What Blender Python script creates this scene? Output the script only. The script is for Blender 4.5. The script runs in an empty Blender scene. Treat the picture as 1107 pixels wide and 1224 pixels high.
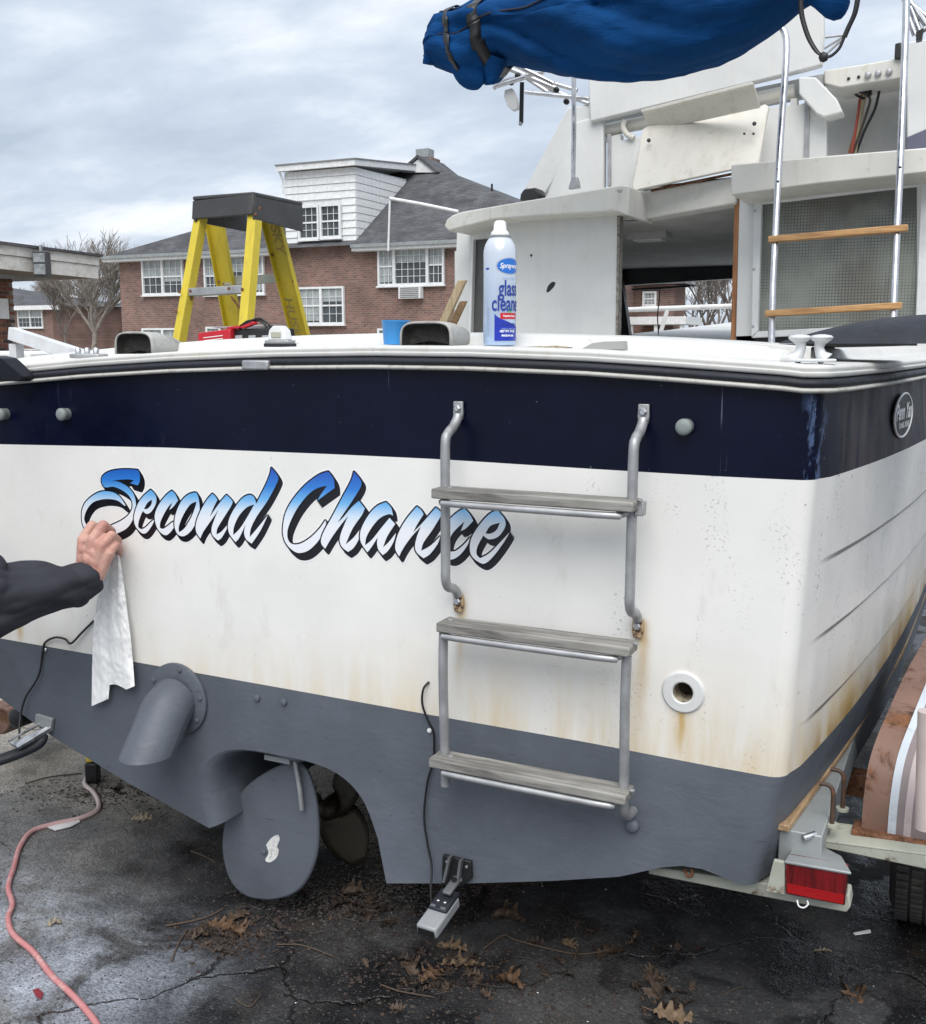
import bpy, bmesh, math, random
import numpy as np
from mathutils import Vector, Matrix, noise as mnoise
random.seed(7); np.random.seed(7)
S = bpy.context.scene
COL = S.collection
# ------------------------------------------------------------------ camera, sky, sun, exposure
FPX = 1250.0; PITCH = math.radians(9.2); YAW = math.radians(25.8)
CAM = np.array([.297, -2.057, 1.55])
cam = bpy.data.cameras.new('camera'); camo = bpy.data.objects.new('camera', cam); COL.objects.link(camo)
cam.sensor_fit = 'HORIZONTAL'; cam.sensor_width = 36; cam.lens = 36*FPX/1107
cam.clip_start = .02; cam.clip_end = 3000
camo.location = CAM; camo.rotation_euler = (math.pi/2-PITCH, 0, YAW)
S.camera = camo
S.view_settings.view_transform = 'Standard'; S.view_settings.look = 'None'
S.view_settings.exposure = 0.58; S.view_settings.gamma = 1.0
SUN_EL = math.radians(52); SUN_AZ = math.radians(158)   # azimuth from +Y clockwise: behind the camera
W = bpy.data.worlds.new('World'); S.world = W; W.use_nodes = True
def build_world():
    nt = W.node_tree; nt.nodes.clear(); L = nt.links.new
    out = nt.nodes.new('ShaderNodeOutputWorld'); bg = nt.nodes.new('ShaderNodeBackground')
    bg.inputs['Strength'].default_value = .1
    sky = nt.nodes.new('ShaderNodeTexSky'); sky.sky_type = 'NISHITA'; sky.sun_disc = False
    sky.sun_elevation = SUN_EL; sky.sun_rotation = SUN_AZ; sky.air_density = 1; sky.dust_density = 3
    tc = nt.nodes.new('ShaderNodeTexCoord'); sep = nt.nodes.new('ShaderNodeSeparateXYZ'); L(tc.outputs['Generated'], sep.inputs[0])
    # project the direction on a flat cloud layer: (x, y) / (z + .25)
    add = nt.nodes.new('ShaderNodeMath'); add.operation = 'ADD'; add.inputs[1].default_value = .22; L(sep.outputs[2], add.inputs[0])
    mx = nt.nodes.new('ShaderNodeMath'); mx.operation = 'MAXIMUM'; mx.inputs[1].default_value = .05; L(add.outputs[0], mx.inputs[0])
    dv = []
    for i in (0, 1):
        d = nt.nodes.new('ShaderNodeMath'); d.operation = 'DIVIDE'; L(sep.outputs[i], d.inputs[0]); L(mx.outputs[0], d.inputs[1]); dv.append(d)
    cmb = nt.nodes.new('ShaderNodeCombineXYZ'); L(dv[0].outputs[0], cmb.inputs[0]); L(dv[1].outputs[0], cmb.inputs[1])
    def nz(scale, detail, rough, dist, off):
        mp = nt.nodes.new('ShaderNodeMapping'); mp.inputs['Location'].default_value = off; mp.inputs['Rotation'].default_value = (0, 0, .5)
        mp.inputs['Scale'].default_value = (.85, 1.3, 1); L(cmb.outputs[0], mp.inputs[0])
        n = nt.nodes.new('ShaderNodeTexNoise'); n.inputs['Scale'].default_value = scale; n.inputs['Detail'].default_value = detail
        n.inputs['Roughness'].default_value = rough; n.inputs['Distortion'].default_value = dist; L(mp.outputs[0], n.inputs['Vector']); return n
    n1 = nz(2.3, 6, .56, .15, (3.1, 1.7, 0)); n2 = nz(.8, 3, .5, .1, (7.3, 2.2, 0))
    ad = nt.nodes.new('ShaderNodeMath'); ad.operation = 'MULTIPLY_ADD'; ad.inputs[1].default_value = .65; L(n1.outputs[0], ad.inputs[0])
    m2 = nt.nodes.new('ShaderNodeMath'); m2.operation = 'MULTIPLY'; m2.inputs[1].default_value = .35; L(n2.outputs[0], m2.inputs[0]); L(m2.outputs[0], ad.inputs[2])
    cr = nt.nodes.new('ShaderNodeValToRGB'); e = cr.color_ramp.elements
    e[0].position = .36; e[0].color = (.43, .50, .60, 1); e[1].position = .64; e[1].color = (.84, .88, .93, 1)
    m = cr.color_ramp.elements.new(.5); m.color = (.565, .635, .735, 1)
    L(ad.outputs[0], cr.inputs[0])
    # overcast luminance grows towards the zenith
    up = nt.nodes.new('ShaderNodeMapRange'); up.inputs['From Min'].default_value = .3; up.inputs['From Max'].default_value = 1
    up.inputs['To Min'].default_value = 8.3; up.inputs['To Max'].default_value = 11.5; L(sep.outputs[2], up.inputs['Value'])
    vm = nt.nodes.new('ShaderNodeVectorMath'); vm.operation = 'SCALE'; L(cr.outputs[0], vm.inputs[0]); L(up.outputs[0], vm.inputs['Scale'])
    mix = nt.nodes.new('ShaderNodeMix'); mix.data_type = 'RGBA'; mix.inputs['Factor'].default_value = .08
    L(vm.outputs[0], mix.inputs['A']); L(sky.outputs[0], mix.inputs['B'])
    L(mix.outputs['Result'], bg.inputs[0]); L(bg.outputs[0], out.inputs[0])
build_world()
sl = bpy.data.lights.new('sun', 'SUN'); sl.energy = 2.0; sl.angle = math.radians(50); sl.color = (1, .965, .92)
so = bpy.data.objects.new('sun', sl); COL.objects.link(so)
sd = Vector((math.sin(SUN_AZ)*math.cos(SUN_EL), math.cos(SUN_AZ)*math.cos(SUN_EL), math.sin(SUN_EL)))
so.rotation_euler = sd.to_track_quat('Z', 'Y').to_euler(); so.location = (-3, -6, 9)

# ------------------------------------------------------------------ measuring helpers: where a point of the photo lies on a given plane of the place
fw = np.array([-math.sin(YAW), math.cos(YAW), 0]); rt = np.array([math.cos(YAW), math.sin(YAW), 0]); up_ = np.array([0, 0, 1.])
f3 = fw*math.cos(PITCH)-up_*math.sin(PITCH); u3 = fw*math.sin(PITCH)+up_*math.cos(PITCH)
def ray(x, y): return f3+rt*(x-553.5)/FPX+u3*(612-y)/FPX
def _pl(x, y, i, v): d = ray(x, y); return Vector(CAM+d*(v-CAM[i])/d[i])
def PX(x, y, v): return _pl(x, y, 0, v)
def PY(x, y, v): return _pl(x, y, 1, v)
def PZ(x, y, v): return _pl(x, y, 2, v)
def T(pts, Y): return [PY(p[0], p[1], Y) for p in pts]
def off(pts, sc, ox, oy): return [(ox+p[0]/sc, oy+p[1]/sc) for p in pts]
def lerp(a, b, t): return a+(b-a)*t
def interp(tab, x): return float(np.interp(x, [t[0] for t in tab], [t[1] for t in tab]))

# ------------------------------------------------------------------ node helpers
class NG:
    def __init__(s, name):
        s.m = bpy.data.materials.new(name); s.m.use_nodes = True; s.t = s.m.node_tree; s.t.nodes.clear()
        s.out = s.n('ShaderNodeOutputMaterial'); s.b = s.n('ShaderNodeBsdfPrincipled'); s.L(s.b.outputs[0], s.out.inputs[0])
        s.geo = s.n('ShaderNodeNewGeometry'); s.tc = s.n('ShaderNodeTexCoord')
        s.P = s.geo.outputs['Position']; s.O = s.tc.outputs['Object']
    def n(s, k): return s.t.nodes.new(k)
    def L(s, a, b): s.t.links.new(a, b)
    def put(s, v, inp):
        if v is None: return
        if isinstance(v, (int, float)): inp.default_value = v
        elif isinstance(v, tuple): inp.default_value = v if len(v) == len(inp.default_value) else (*v, 1)
        else: s.L(v, inp)
    def M(s, op, a, b=None, c=None, clamp=False):
        n = s.n('ShaderNodeMath'); n.operation = op; n.use_clamp = clamp
        s.put(a, n.inputs[0]); s.put(b, n.inputs[1]); s.put(c, n.inputs[2]); return n.outputs[0]
    def xyz(s, v=None):
        n = s.n('ShaderNodeSeparateXYZ'); s.L(v or s.P, n.inputs[0]); return n.outputs
    def sc(s, v, scale, loc=(0, 0, 0), rot=(0, 0, 0)):
        n = s.n('ShaderNodeMapping'); s.L(v, n.inputs[0]); n.inputs['Scale'].default_value = scale if isinstance(scale, tuple) else (scale,)*3
        n.inputs['Location'].default_value = loc; n.inputs['Rotation'].default_value = rot; return n.outputs[0]
    def noise(s, v, scale, detail=4, rough=.55, dist=0):
        n = s.n('ShaderNodeTexNoise'); s.L(v, n.inputs['Vector']); n.inputs['Scale'].default_value = scale
        n.inputs['Detail'].default_value = detail; n.inputs['Roughness'].default_value = rough; n.inputs['Distortion'].default_value = dist; return n.outputs[0]
    def vor(s, v, scale, feat='F1', out='Distance', rnd=1):
        n = s.n('ShaderNodeTexVoronoi'); s.L(v, n.inputs['Vector']); n.feature = feat; n.inputs['Scale'].default_value = scale; n.inputs['Randomness'].default_value = rnd; return n.outputs[out]
    def ramp(s, v, a, b, lo=0., hi=1., smooth=True):
        n = s.n('ShaderNodeMapRange'); n.interpolation_type = 'SMOOTHSTEP' if smooth else 'LINEAR'; s.put(v, n.inputs['Value'])
        for k, q in (('From Min', a), ('From Max', b), ('To Min', lo), ('To Max', hi)): n.inputs[k].default_value = q
        if a > b:
            n.inputs['From Min'].default_value = b; n.inputs['From Max'].default_value = a; n.inputs['To Min'].default_value = hi; n.inputs['To Max'].default_value = lo
        return n.outputs[0]
    def mix(s, f, a, b, mode='MIX'):
        n = s.n('ShaderNodeMix'); n.data_type = 'RGBA'; n.blend_type = mode; s.put(f, n.inputs['Factor']); s.put(a, n.inputs['A']); s.put(b, n.inputs['B']); return n.outputs['Result']
    def mul(s, col, v): # scale colour by value socket
        n = s.n('ShaderNodeVectorMath'); n.operation = 'SCALE'; s.put(col, n.inputs[0]) if not isinstance(col, tuple) else setattr(n.inputs[0], 'default_value', col[:3]); s.put(v, n.inputs['Scale']); return n.outputs[0]
    def bump(s, h, strength=.3, dist=.002, nrm=None):
        n = s.n('ShaderNodeBump'); n.inputs['Strength'].default_value = strength; n.inputs['Distance'].default_value = dist; s.put(h, n.inputs['Height'])
        if nrm: s.L(nrm, n.inputs['Normal'])
        return n.outputs[0]
    def done(s, col=None, rough=None, metal=None, nrm=None, spec=None, coat=None):
        for v, k in ((col, 'Base Color'), (rough, 'Roughness'), (metal, 'Metallic'), (nrm, 'Normal'), (spec, 'Specular IOR Level'), (coat, 'Coat Weight')): s.put(v, s.b.inputs[k])
        return s.m
def mat(name, col, rough=.5, metal=0., var=.12, vs=6, dirt=None, dcol=(.10, .08, .055), damt=.5, ds=9, bump=.15, bs=120, bd=.001, stretch=(1, 1, 1), coat=0.):
    g = NG(name); v = g.sc(g.O, stretch)
    a = g.noise(v, vs, 5, .6)
    c = g.mul(col, g.ramp(a, .3, .7, 1-var, 1+var*.6))
    if dirt is not None:
        d = g.ramp(g.noise(v, ds, 7, .68, .4), .62-dirt*.25, .78-dirt*.12, 0, damt); c = g.mix(d, c, dcol)
    r = g.ramp(g.noise(v, vs*4, 3), .3, .7, rough-.06, min(1, rough+.08))
    nm = g.bump(g.noise(v, bs, 4, .6), bump, bd) if bump else None
    return g.done(c, r, metal, nm, coat=coat)

def m_gel(name, col=(.66, .65, .60), dirt=.85):   # weathered gelcoat
    g = NG(name); P = g.P
    x, y, z = g.xyz()
    c = g.mul(col, g.ramp(g.noise(P, 3, 4, .6), .3, .7, .9, 1.05))
    run = g.noise(g.sc(P, (14, 14, 1.2)), 1.6, 5, .62)                       # vertical run marks
    c = g.mix(g.ramp(run, .5, .78, 0, .30*dirt*2), c, (.46, .42, .32))
    c = g.mix(g.ramp(g.noise(P, 22, 6, .7), .58, .78, 0, dirt), c, (.36, .33, .25))
    c = g.mix(g.ramp(g.noise(P, 90, 3, .6), .70, .76, 0, .5), c, (.20, .18, .14))
    c = g.mix(g.ramp(g.noise(P, 3, 3, .6), .5, .8, 0, .3), c, (.52, .48, .37)); c = g.mix(g.ramp(g.noise(P, 8, 7, .78), .60, .74, 0, dirt*.55), c, (.38, .36, .30))
    return g.done(c, g.ramp(run, .3, .7, .38, .6), 0, g.bump(g.noise(P, 60, 4), .12, .002))

def m_hullwhite():
    g = NG('white_gelcoat'); P = g.P; x, y, z = g.xyz()
    c = g.mul((.80, .79, .755), g.ramp(g.noise(P, 2.2, 4, .6), .3, .7, .93, 1.03))
    # grey smudges and fine speckle of old adhesive and mildew
    c = g.mix(g.ramp(g.noise(g.sc(P, (1, 1, .45)), 9, 6, .7), .56, .74, 0, .34), c, (.47, .46, .42)); c = g.mix(g.ramp(g.noise(g.sc(P, (1.3, 1.3, 1)), 5.5, 8, .78, 1.2), .64, .69, 0, .28), c, (.40, .39, .36)); c = g.mix(g.ramp(g.noise(g.sc(P, (70, 70, 5)), 1.2, 3, .6), .68, .76, 0, .22), c, (.42, .41, .38))
    spk = g.ramp(g.noise(P, 150, 2, .5), .58, .66, 0, .7); reg = g.ramp(g.noise(g.sc(P, (5, 5, 1.4)), 2.2, 3, .6), .5, .66)
    rgt = g.ramp(x, -.6, -.2, .15, 1); c = g.mix(g.M('MULTIPLY', spk, g.M('MULTIPLY', reg, rgt)), c, (.28, .27, .25))
    c = g.mix(g.ramp(g.noise(P, 60, 2, .5), .735, .77, 0, .6), c, (.12, .11, .10))
    side = g.ramp(y, .02, .25)
    # brownish yellow scum above the boot line, deeper towards the starboard corner and along the side
    hgt = g.M('SUBTRACT', z, .69)
    reach = g.M('ADD', g.ramp(x, -2.2, -.05, .13, .30), g.M('MULTIPLY', side, -.06))
    f = g.M('SUBTRACT', 1, g.M('DIVIDE', hgt, reach), clamp=True)
    f = g.M('MULTIPLY', g.M('POWER', f, 1.7), g.ramp(hgt, -.01, .004))
    nn = g.ramp(g.noise(g.sc(P, (6, 2, .9)), 1.5, 6, .68, .4), .32, .68, .1, 1)
    amt = g.M('ADD', g.ramp(x, -1.6, -.05, .40, .75), g.M('MULTIPLY', side, .45))
    st = g.M('MULTIPLY', g.M('MULTIPLY', f, nn), amt, clamp=True)
    c = g.mix(st, c, (.60, .43, .17))
    deep = g.M('MULTIPLY', g.M('MULTIPLY', g.M('POWER', f, 3.), side), g.ramp(g.noise(g.sc(P, (1, 5, 3)), 2, 4), .35, .6, .1, .9), clamp=True)
    c = g.mix(deep, c, (.40, .25, .10))
    for zz in SEAMS: c = g.mix(g.M('MULTIPLY', g.M('MULTIPLY', g.ramp(g.M('ABSOLUTE', g.M('SUBTRACT', z, zz-.004)), .0075, .0035), g.ramp(y, .05, .2)), .85), c, (.13, .12, .11))
    # runs from fittings: (x, top z, width, length, amount)
    for (x0, z0, w, ln, am) in RUNS:
        xx = g.M('ADD', x, g.ramp(g.noise(P, 6, 2), .3, .7, -w*.5, w*.5)); d = g.M('DIVIDE', g.M('SUBTRACT', xx, x0), w); gx = g.M('POWER', 2.718, g.M('MULTIPLY', g.M('MULTIPLY', d, d), -1))
        gz = g.M('MULTIPLY', g.ramp(z, z0+.005, z0-.01), g.ramp(z, z0-ln, z0-.02)); gy = g.ramp(y, .1, .02)
        k = g.M('MULTIPLY', g.M('MULTIPLY', gx, gz), gy)
        c = g.mix(g.M('MULTIPLY', k, am), c, (.52, .34, .10))
    return g.done(c, g.ramp(g.noise(P, 5, 4), .3, .7, .26, .42), 0, g.bump(g.noise(P, 3.5, 3), .12, .01), coat=.1)
def m_navy():
    g = NG('navy_gelcoat'); P = g.P; x, y, z = g.xyz()
    c = g.mul((.0024, .0038, .016), g.ramp(g.noise(P, 4, 4, .6), .3, .7, .8, 1.3))
    scr = g.ramp(g.noise(g.sc(P, (90, 90, 2.6)), 1, 3, .6), .66, .74, 0, .34)
    c = g.mix(g.M('MULTIPLY', scr, g.ramp(g.noise(P, 4, 2), .48, .6)), c, (.30, .33, .42))
    c = g.mix(g.ramp(g.noise(P, 130, 2), .74, .78, 0, .7), c, (.40, .42, .46))
    # grey-brown reflection along the side, put into the colour
    side = g.ramp(y, .015, .2); c = g.mix(g.M('MULTIPLY', side, g.ramp(g.noise(g.sc(P, (1, 9, 1.0)), 2.4, 5, .65), .3, .7, .1, .8)), c, (.065, .055, .055))
    # rubbed corner
    cx = g.M('MULTIPLY', g.ramp(x, .0, .035), g.ramp(y, .07, .02)); rub = g.ramp(g.noise(g.sc(P, (22, 22, 6)), 1.8, 6, .7, .6), .52, .62)
    c = g.mix(g.M('MULTIPLY', g.M('MULTIPLY', cx, rub), .75), c, (.09, .14, .26))
    rub2 = g.ramp(g.noise(g.sc(P, (30, 30, 12)), 1.8, 5, .7, .6), .63, .68)
    c = g.mix(g.M('MULTIPLY', g.M('MULTIPLY', cx, rub2), .8), c, (.45, .48, .55))
    return g.done(c, g.M('ADD', g.ramp(g.noise(P, 9, 4), .3, .7, .24, .36), g.M('MULTIPLY', side, .22)), 0, g.bump(g.noise(P, 5, 3), .06, .01), spec=.2)
def m_bottom():
    g = NG('bottom_paint'); P = g.P; x, y, z = g.xyz()
    c = g.mul((.108, .122, .145), g.ramp(g.noise(P, 3, 5, .62), .3, .7, .82, 1.14))
    c = g.mix(g.ramp(g.noise(P, 95, 2), .74, .765, 0, .8), c, (.015, .016, .02))
    c = g.mix(g.ramp(g.noise(P, 40, 2), .76, .79, 0, .6), c, (.30, .32, .35))
    c = g.mix(g.ramp(g.noise(g.sc(P, (2, 2, 7)), 2.5, 6, .7), .56, .72, 0, .4), c, (.165, .175, .19)); c = g.mix(g.ramp(g.noise(g.sc(P, (9, 9, 28)), 1.2, 6, .75, .7), .64, .69, 0, .6), c, (.035, .038, .045)); c = g.mix(g.ramp(g.noise(g.sc(P, (40, 40, 6)), 1.5, 4, .7), .70, .76, 0, .35), c, (.25, .26, .27)); c = g.mul(c, g.ramp(x, -2.2, -.4, .80, 1.0))
    h = g.noise(g.sc(P, (1, 1, 2.2)), 9, 8, .62, .6); h2 = g.noise(P, 55, 5, .6)
    # old paint edges flaking in wavy lines
    fl = g.ramp(g.noise(g.sc(P, (1, 1, 2.5)), 4.5, 6, .65, .8), .50, .53)
    nm = g.bump(fl, .14, .002, g.bump(h2, .25, .0015, g.bump(h, .32, .005)))
    return g.done(c, g.ramp(h, .3, .7, .42, .6), 0, nm, spec=.4)
def m_wood(name, col, dark, axis=0, rough=.75, sc=1.0):
    g = NG(name); st = [26*sc]*3; st[axis] = 1.6*sc
    n1 = g.noise(g.sc(g.O, tuple(st)), 3.2, 7, .65, .5); n2 = g.noise(g.sc(g.O, tuple(q*2.6 for q in st)), 3, 4, .6)
    c = g.mix(g.ramp(n1, .35, .65), dark, col); c = g.mix(g.ramp(n2, .55, .75, 0, .55), c, tuple(q*.45 for q in dark))
    c = g.mul(c, g.ramp(g.noise(g.O, 8, 4), .3, .7, .82, 1.12))
    return g.done(c, rough, 0, g.bump(n2, .5, .0015, g.bump(n1, .4, .002)))
def m_metal(name, col=(.62, .62, .63), rough=.32, spots=.5, metal=1.):
    g = NG(name); c = g.mul(col, g.ramp(g.noise(g.O, 18, 5, .6), .3, .7, .8, 1.08))
    c = g.mix(g.ramp(g.noise(g.O, 70, 4, .6), .62, .74, 0, spots), c, (.30, .28, .25)) if spots > .2 else c
    return g.done(c, g.ramp(g.noise(g.O, 30, 4), .3, .7, rough-.08, rough+.14), metal, g.bump(g.noise(g.O, 160, 3), .15, .0006) if spots > .2 else None)
def m_rust(name, col, amt=.5, scale=10, rough=.6, metal=0.):
    g = NG(name); n = g.noise(g.O, scale, 8, .7, .5)
    r = g.mix(g.ramp(g.noise(g.O, scale*4, 5, .7), .35, .65), (.045, .019, .010), (.20, .085, .036))
    f = g.ramp(n, .72-amt*.4, .80-amt*.35)
    c = g.mix(f, g.mul(col, g.ramp(g.noise(g.O, 8, 4), .3, .7, .85, 1.1)), r)
    return g.done(c, g.ramp(f, 0, 1, rough, .85), metal, g.bump(g.noise(g.O, 120, 5), .4, .0015))
def m_brick(name, bw=.26, bh=.092, tone=1., axis=0):
    g = NG(name); x, y, z = g.xyz(); cb = g.n('ShaderNodeCombineXYZ'); g.L(x if axis == 0 else y, cb.inputs[0]); g.L(z, cb.inputs[1])
    b = g.n('ShaderNodeTexBrick'); g.L(cb.outputs[0], b.inputs['Vector']); b.inputs['Scale'].default_value = 1
    b.inputs['Brick Width'].default_value = bw; b.inputs['Row Height'].default_value = bh; b.inputs['Mortar Size'].default_value = .011; b.inputs['Bias'].default_value = -.1
    b.inputs['Color1'].default_value = (.235*tone, .125*tone, .097*tone, 1); b.inputs['Color2'].default_value = (.13*tone, .075*tone, .062*tone, 1); b.inputs['Mortar'].default_value = (.24, .21, .19, 1)
    c = g.mix(g.ramp(g.noise(g.sc(g.P, (5, 5, 15)), 1, 3, .6), .5, .7, 0, .6), b.outputs[0], (.30*tone, .165*tone, .125*tone))
    c = g.mix(g.ramp(g.noise(g.sc(g.P, (4, 4, 13), (5, 5, 5)), 1, 2, .6), .58, .7, 0, .55), c, (.085, .05, .045))
    c = g.mul(c, g.ramp(g.noise(g.P, .6, 4), .3, .7, .8, 1.18))
    inv = g.M('SUBTRACT', 1, b.outputs[1])
    return g.done(c, .85, 0, g.bump(inv, .6, .01))
def m_shingle(name, col=(.085, .085, .092)):
    g = NG(name); x, y, z = g.xyz(); cb = g.n('ShaderNodeCombineXYZ'); g.L(g.M('ADD', x, g.M('MULTIPLY', y, .3)), cb.inputs[0]); g.L(z, cb.inputs[1])
    b = g.n('ShaderNodeTexBrick'); g.L(cb.outputs[0], b.inputs['Vector']); b.inputs['Scale'].default_value = 1
    b.inputs['Brick Width'].default_value = .33; b.inputs['Row Height'].default_value = .085; b.inputs['Mortar Size'].default_value = .008
    b.inputs['Color1'].default_value = (*[q*1.15 for q in col], 1); b.inputs['Color2'].default_value = (*[q*.8 for q in col], 1); b.inputs['Mortar'].default_value = (*[q*.5 for q in col], 1)
    c = g.mul(b.outputs[0], g.ramp(g.noise(g.P, 1.2, 5, .65), .3, .7, .7, 1.35))
    return g.done(c, .9, 0, g.bump(g.noise(g.P, 40, 3), .4, .01))
def m_ground():
    g = NG('cracked_asphalt'); P = g.P; x, y, z = g.xyz()
    # how old and dusty versus how dark and wet, following the yard itself
    left = g.M('ADD', g.ramp(g.M('ADD', x, g.M('MULTIPLY', y, .55)), -1.45, -2.15), g.ramp(g.noise(P, 2.2, 5, .6), .3, .7, -.35, .35), clamp=True)
    base = g.mix(left, (.020, .020, .022), (.145, .142, .138))
    pale = g.M('MULTIPLY', g.M('MULTIPLY', g.ramp(x, -1.12, -1.5), g.ramp(y, .15, -.35)), g.ramp(g.noise(P, 3.4, 6, .65, .5), .36, .56)); base = g.mix(pale, base, (.33, .355, .40))  # bluish sky sheen of the wet film, painted into the base colour
    far = g.ramp(g.M('ADD', g.M('MULTIPLY', x, -.25), g.M('ADD', y, g.ramp(g.noise(P, 3, 4), .3, .7, -.1, .1))), .75, 1.25); far = g.M('MULTIPLY', far, g.ramp(x, -1.3, -1.9))
    base = g.mix(far, base, (.30, .275, .235))
    dry = g.ramp(g.noise(g.sc(P, 1.0, (4.2, 1.3, 0)), 2.3, 4, .55, .6), .53, .58); dry = g.M('MULTIPLY', dry, g.ramp(x, -.9, -.5))
    base = g.mix(g.M('MULTIPLY', dry, .65), base, (.048, .048, .048))
    agg = g.vor(P, 190, 'F1', 'Color'); agd = g.vor(P, 190)
    ax = g.n('ShaderNodeSeparateColor'); g.L(agg, ax.inputs[0])
    base = g.mul(base, g.ramp(ax.outputs[0], 0, 1, .72, 1.3))
    base = g.mix(g.ramp(ax.outputs[1], .955, .99, 0, .6), base, (.15, .145, .13))
    base = g.mul(base, g.ramp(g.noise(P, 9, 7, .7), .3, .7, .74, 1.22))
    # brown grit
    gr = g.ramp(g.noise(P, 5, 7, .72, .4), .56, .68, 0, .55); base = g.mix(gr, base, (.055, .042, .031))
    # cracks
    wv = g.n('ShaderNodeVectorMath'); wv.operation = 'MULTIPLY_ADD'; nn = g.n('ShaderNodeTexNoise'); g.L(P, nn.inputs['Vector']); nn.inputs['Scale'].default_value = 4.5; nn.inputs['Detail'].default_value = 6
    g.L(nn.outputs['Color'], wv.inputs[0]); wv.inputs[1].default_value = (.28, .28, 0); g.L(P, wv.inputs[2])
    cr = g.vor(wv.outputs[0], 1.0, 'DISTANCE_TO_EDGE'); c1 = g.M('MAXIMUM', g.ramp(cr, .0005, .005), g.ramp(g.noise(P, 1.1, 4), .54, .58))
    cr2 = g.vor(wv.outputs[0], 4.5, 'DISTANCE_TO_EDGE'); c2 = g.M('MAXIMUM', g.ramp(cr2, .002, .012), g.ramp(g.noise(P, 2.3, 4), .40, .43, 0, 1)); 
    cc = g.M('MULTIPLY', c1, c2); base = g.mix(g.M('MULTIPLY', g.M('SUBTRACT', 1, cc), .75), base, (.010, .009, .008))
    # water film: smoother and darker
    wet = g.M('ADD', g.ramp(g.noise(g.sc(P, 1, (1, 2, 0)), 1.9, 5, .6, .3), .38, .52), 0); 
    wl = g.M('MULTIPLY', g.ramp(y, .15, -.35), g.ramp(x, -.95, -1.35))
    wet = g.M('MAXIMUM', g.M('MULTIPLY', wet, g.ramp(left, .1, .8, .8, .25)), g.M('MULTIPLY', wl, g.ramp(g.noise(P, 3.2, 5, .6), .40, .56)))
    wet = g.M('MULTIPLY', wet, g.M('SUBTRACT', 1, g.M('MULTIPLY', dry, .9)))
    base = g.mul(base, g.ramp(wet, 0, 1, 1.0, .70))
    rough = g.ramp(wet, 0, 1, .85, .13)
    h = g.M('ADD', g.M('MULTIPLY', g.M('SUBTRACT', 1, agd), 1.0), g.M('MULTIPLY', g.noise(P, 60, 6, .7), 1.2))
    b1 = g.bump(h, .55, .0026); b2 = g.bump(g.noise(P, 7, 6, .65), .6, .02, b1); b3 = g.bump(cc, .9, .012, b2)
    return g.done(base, rough, 0, b3, spec=.5)

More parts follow.
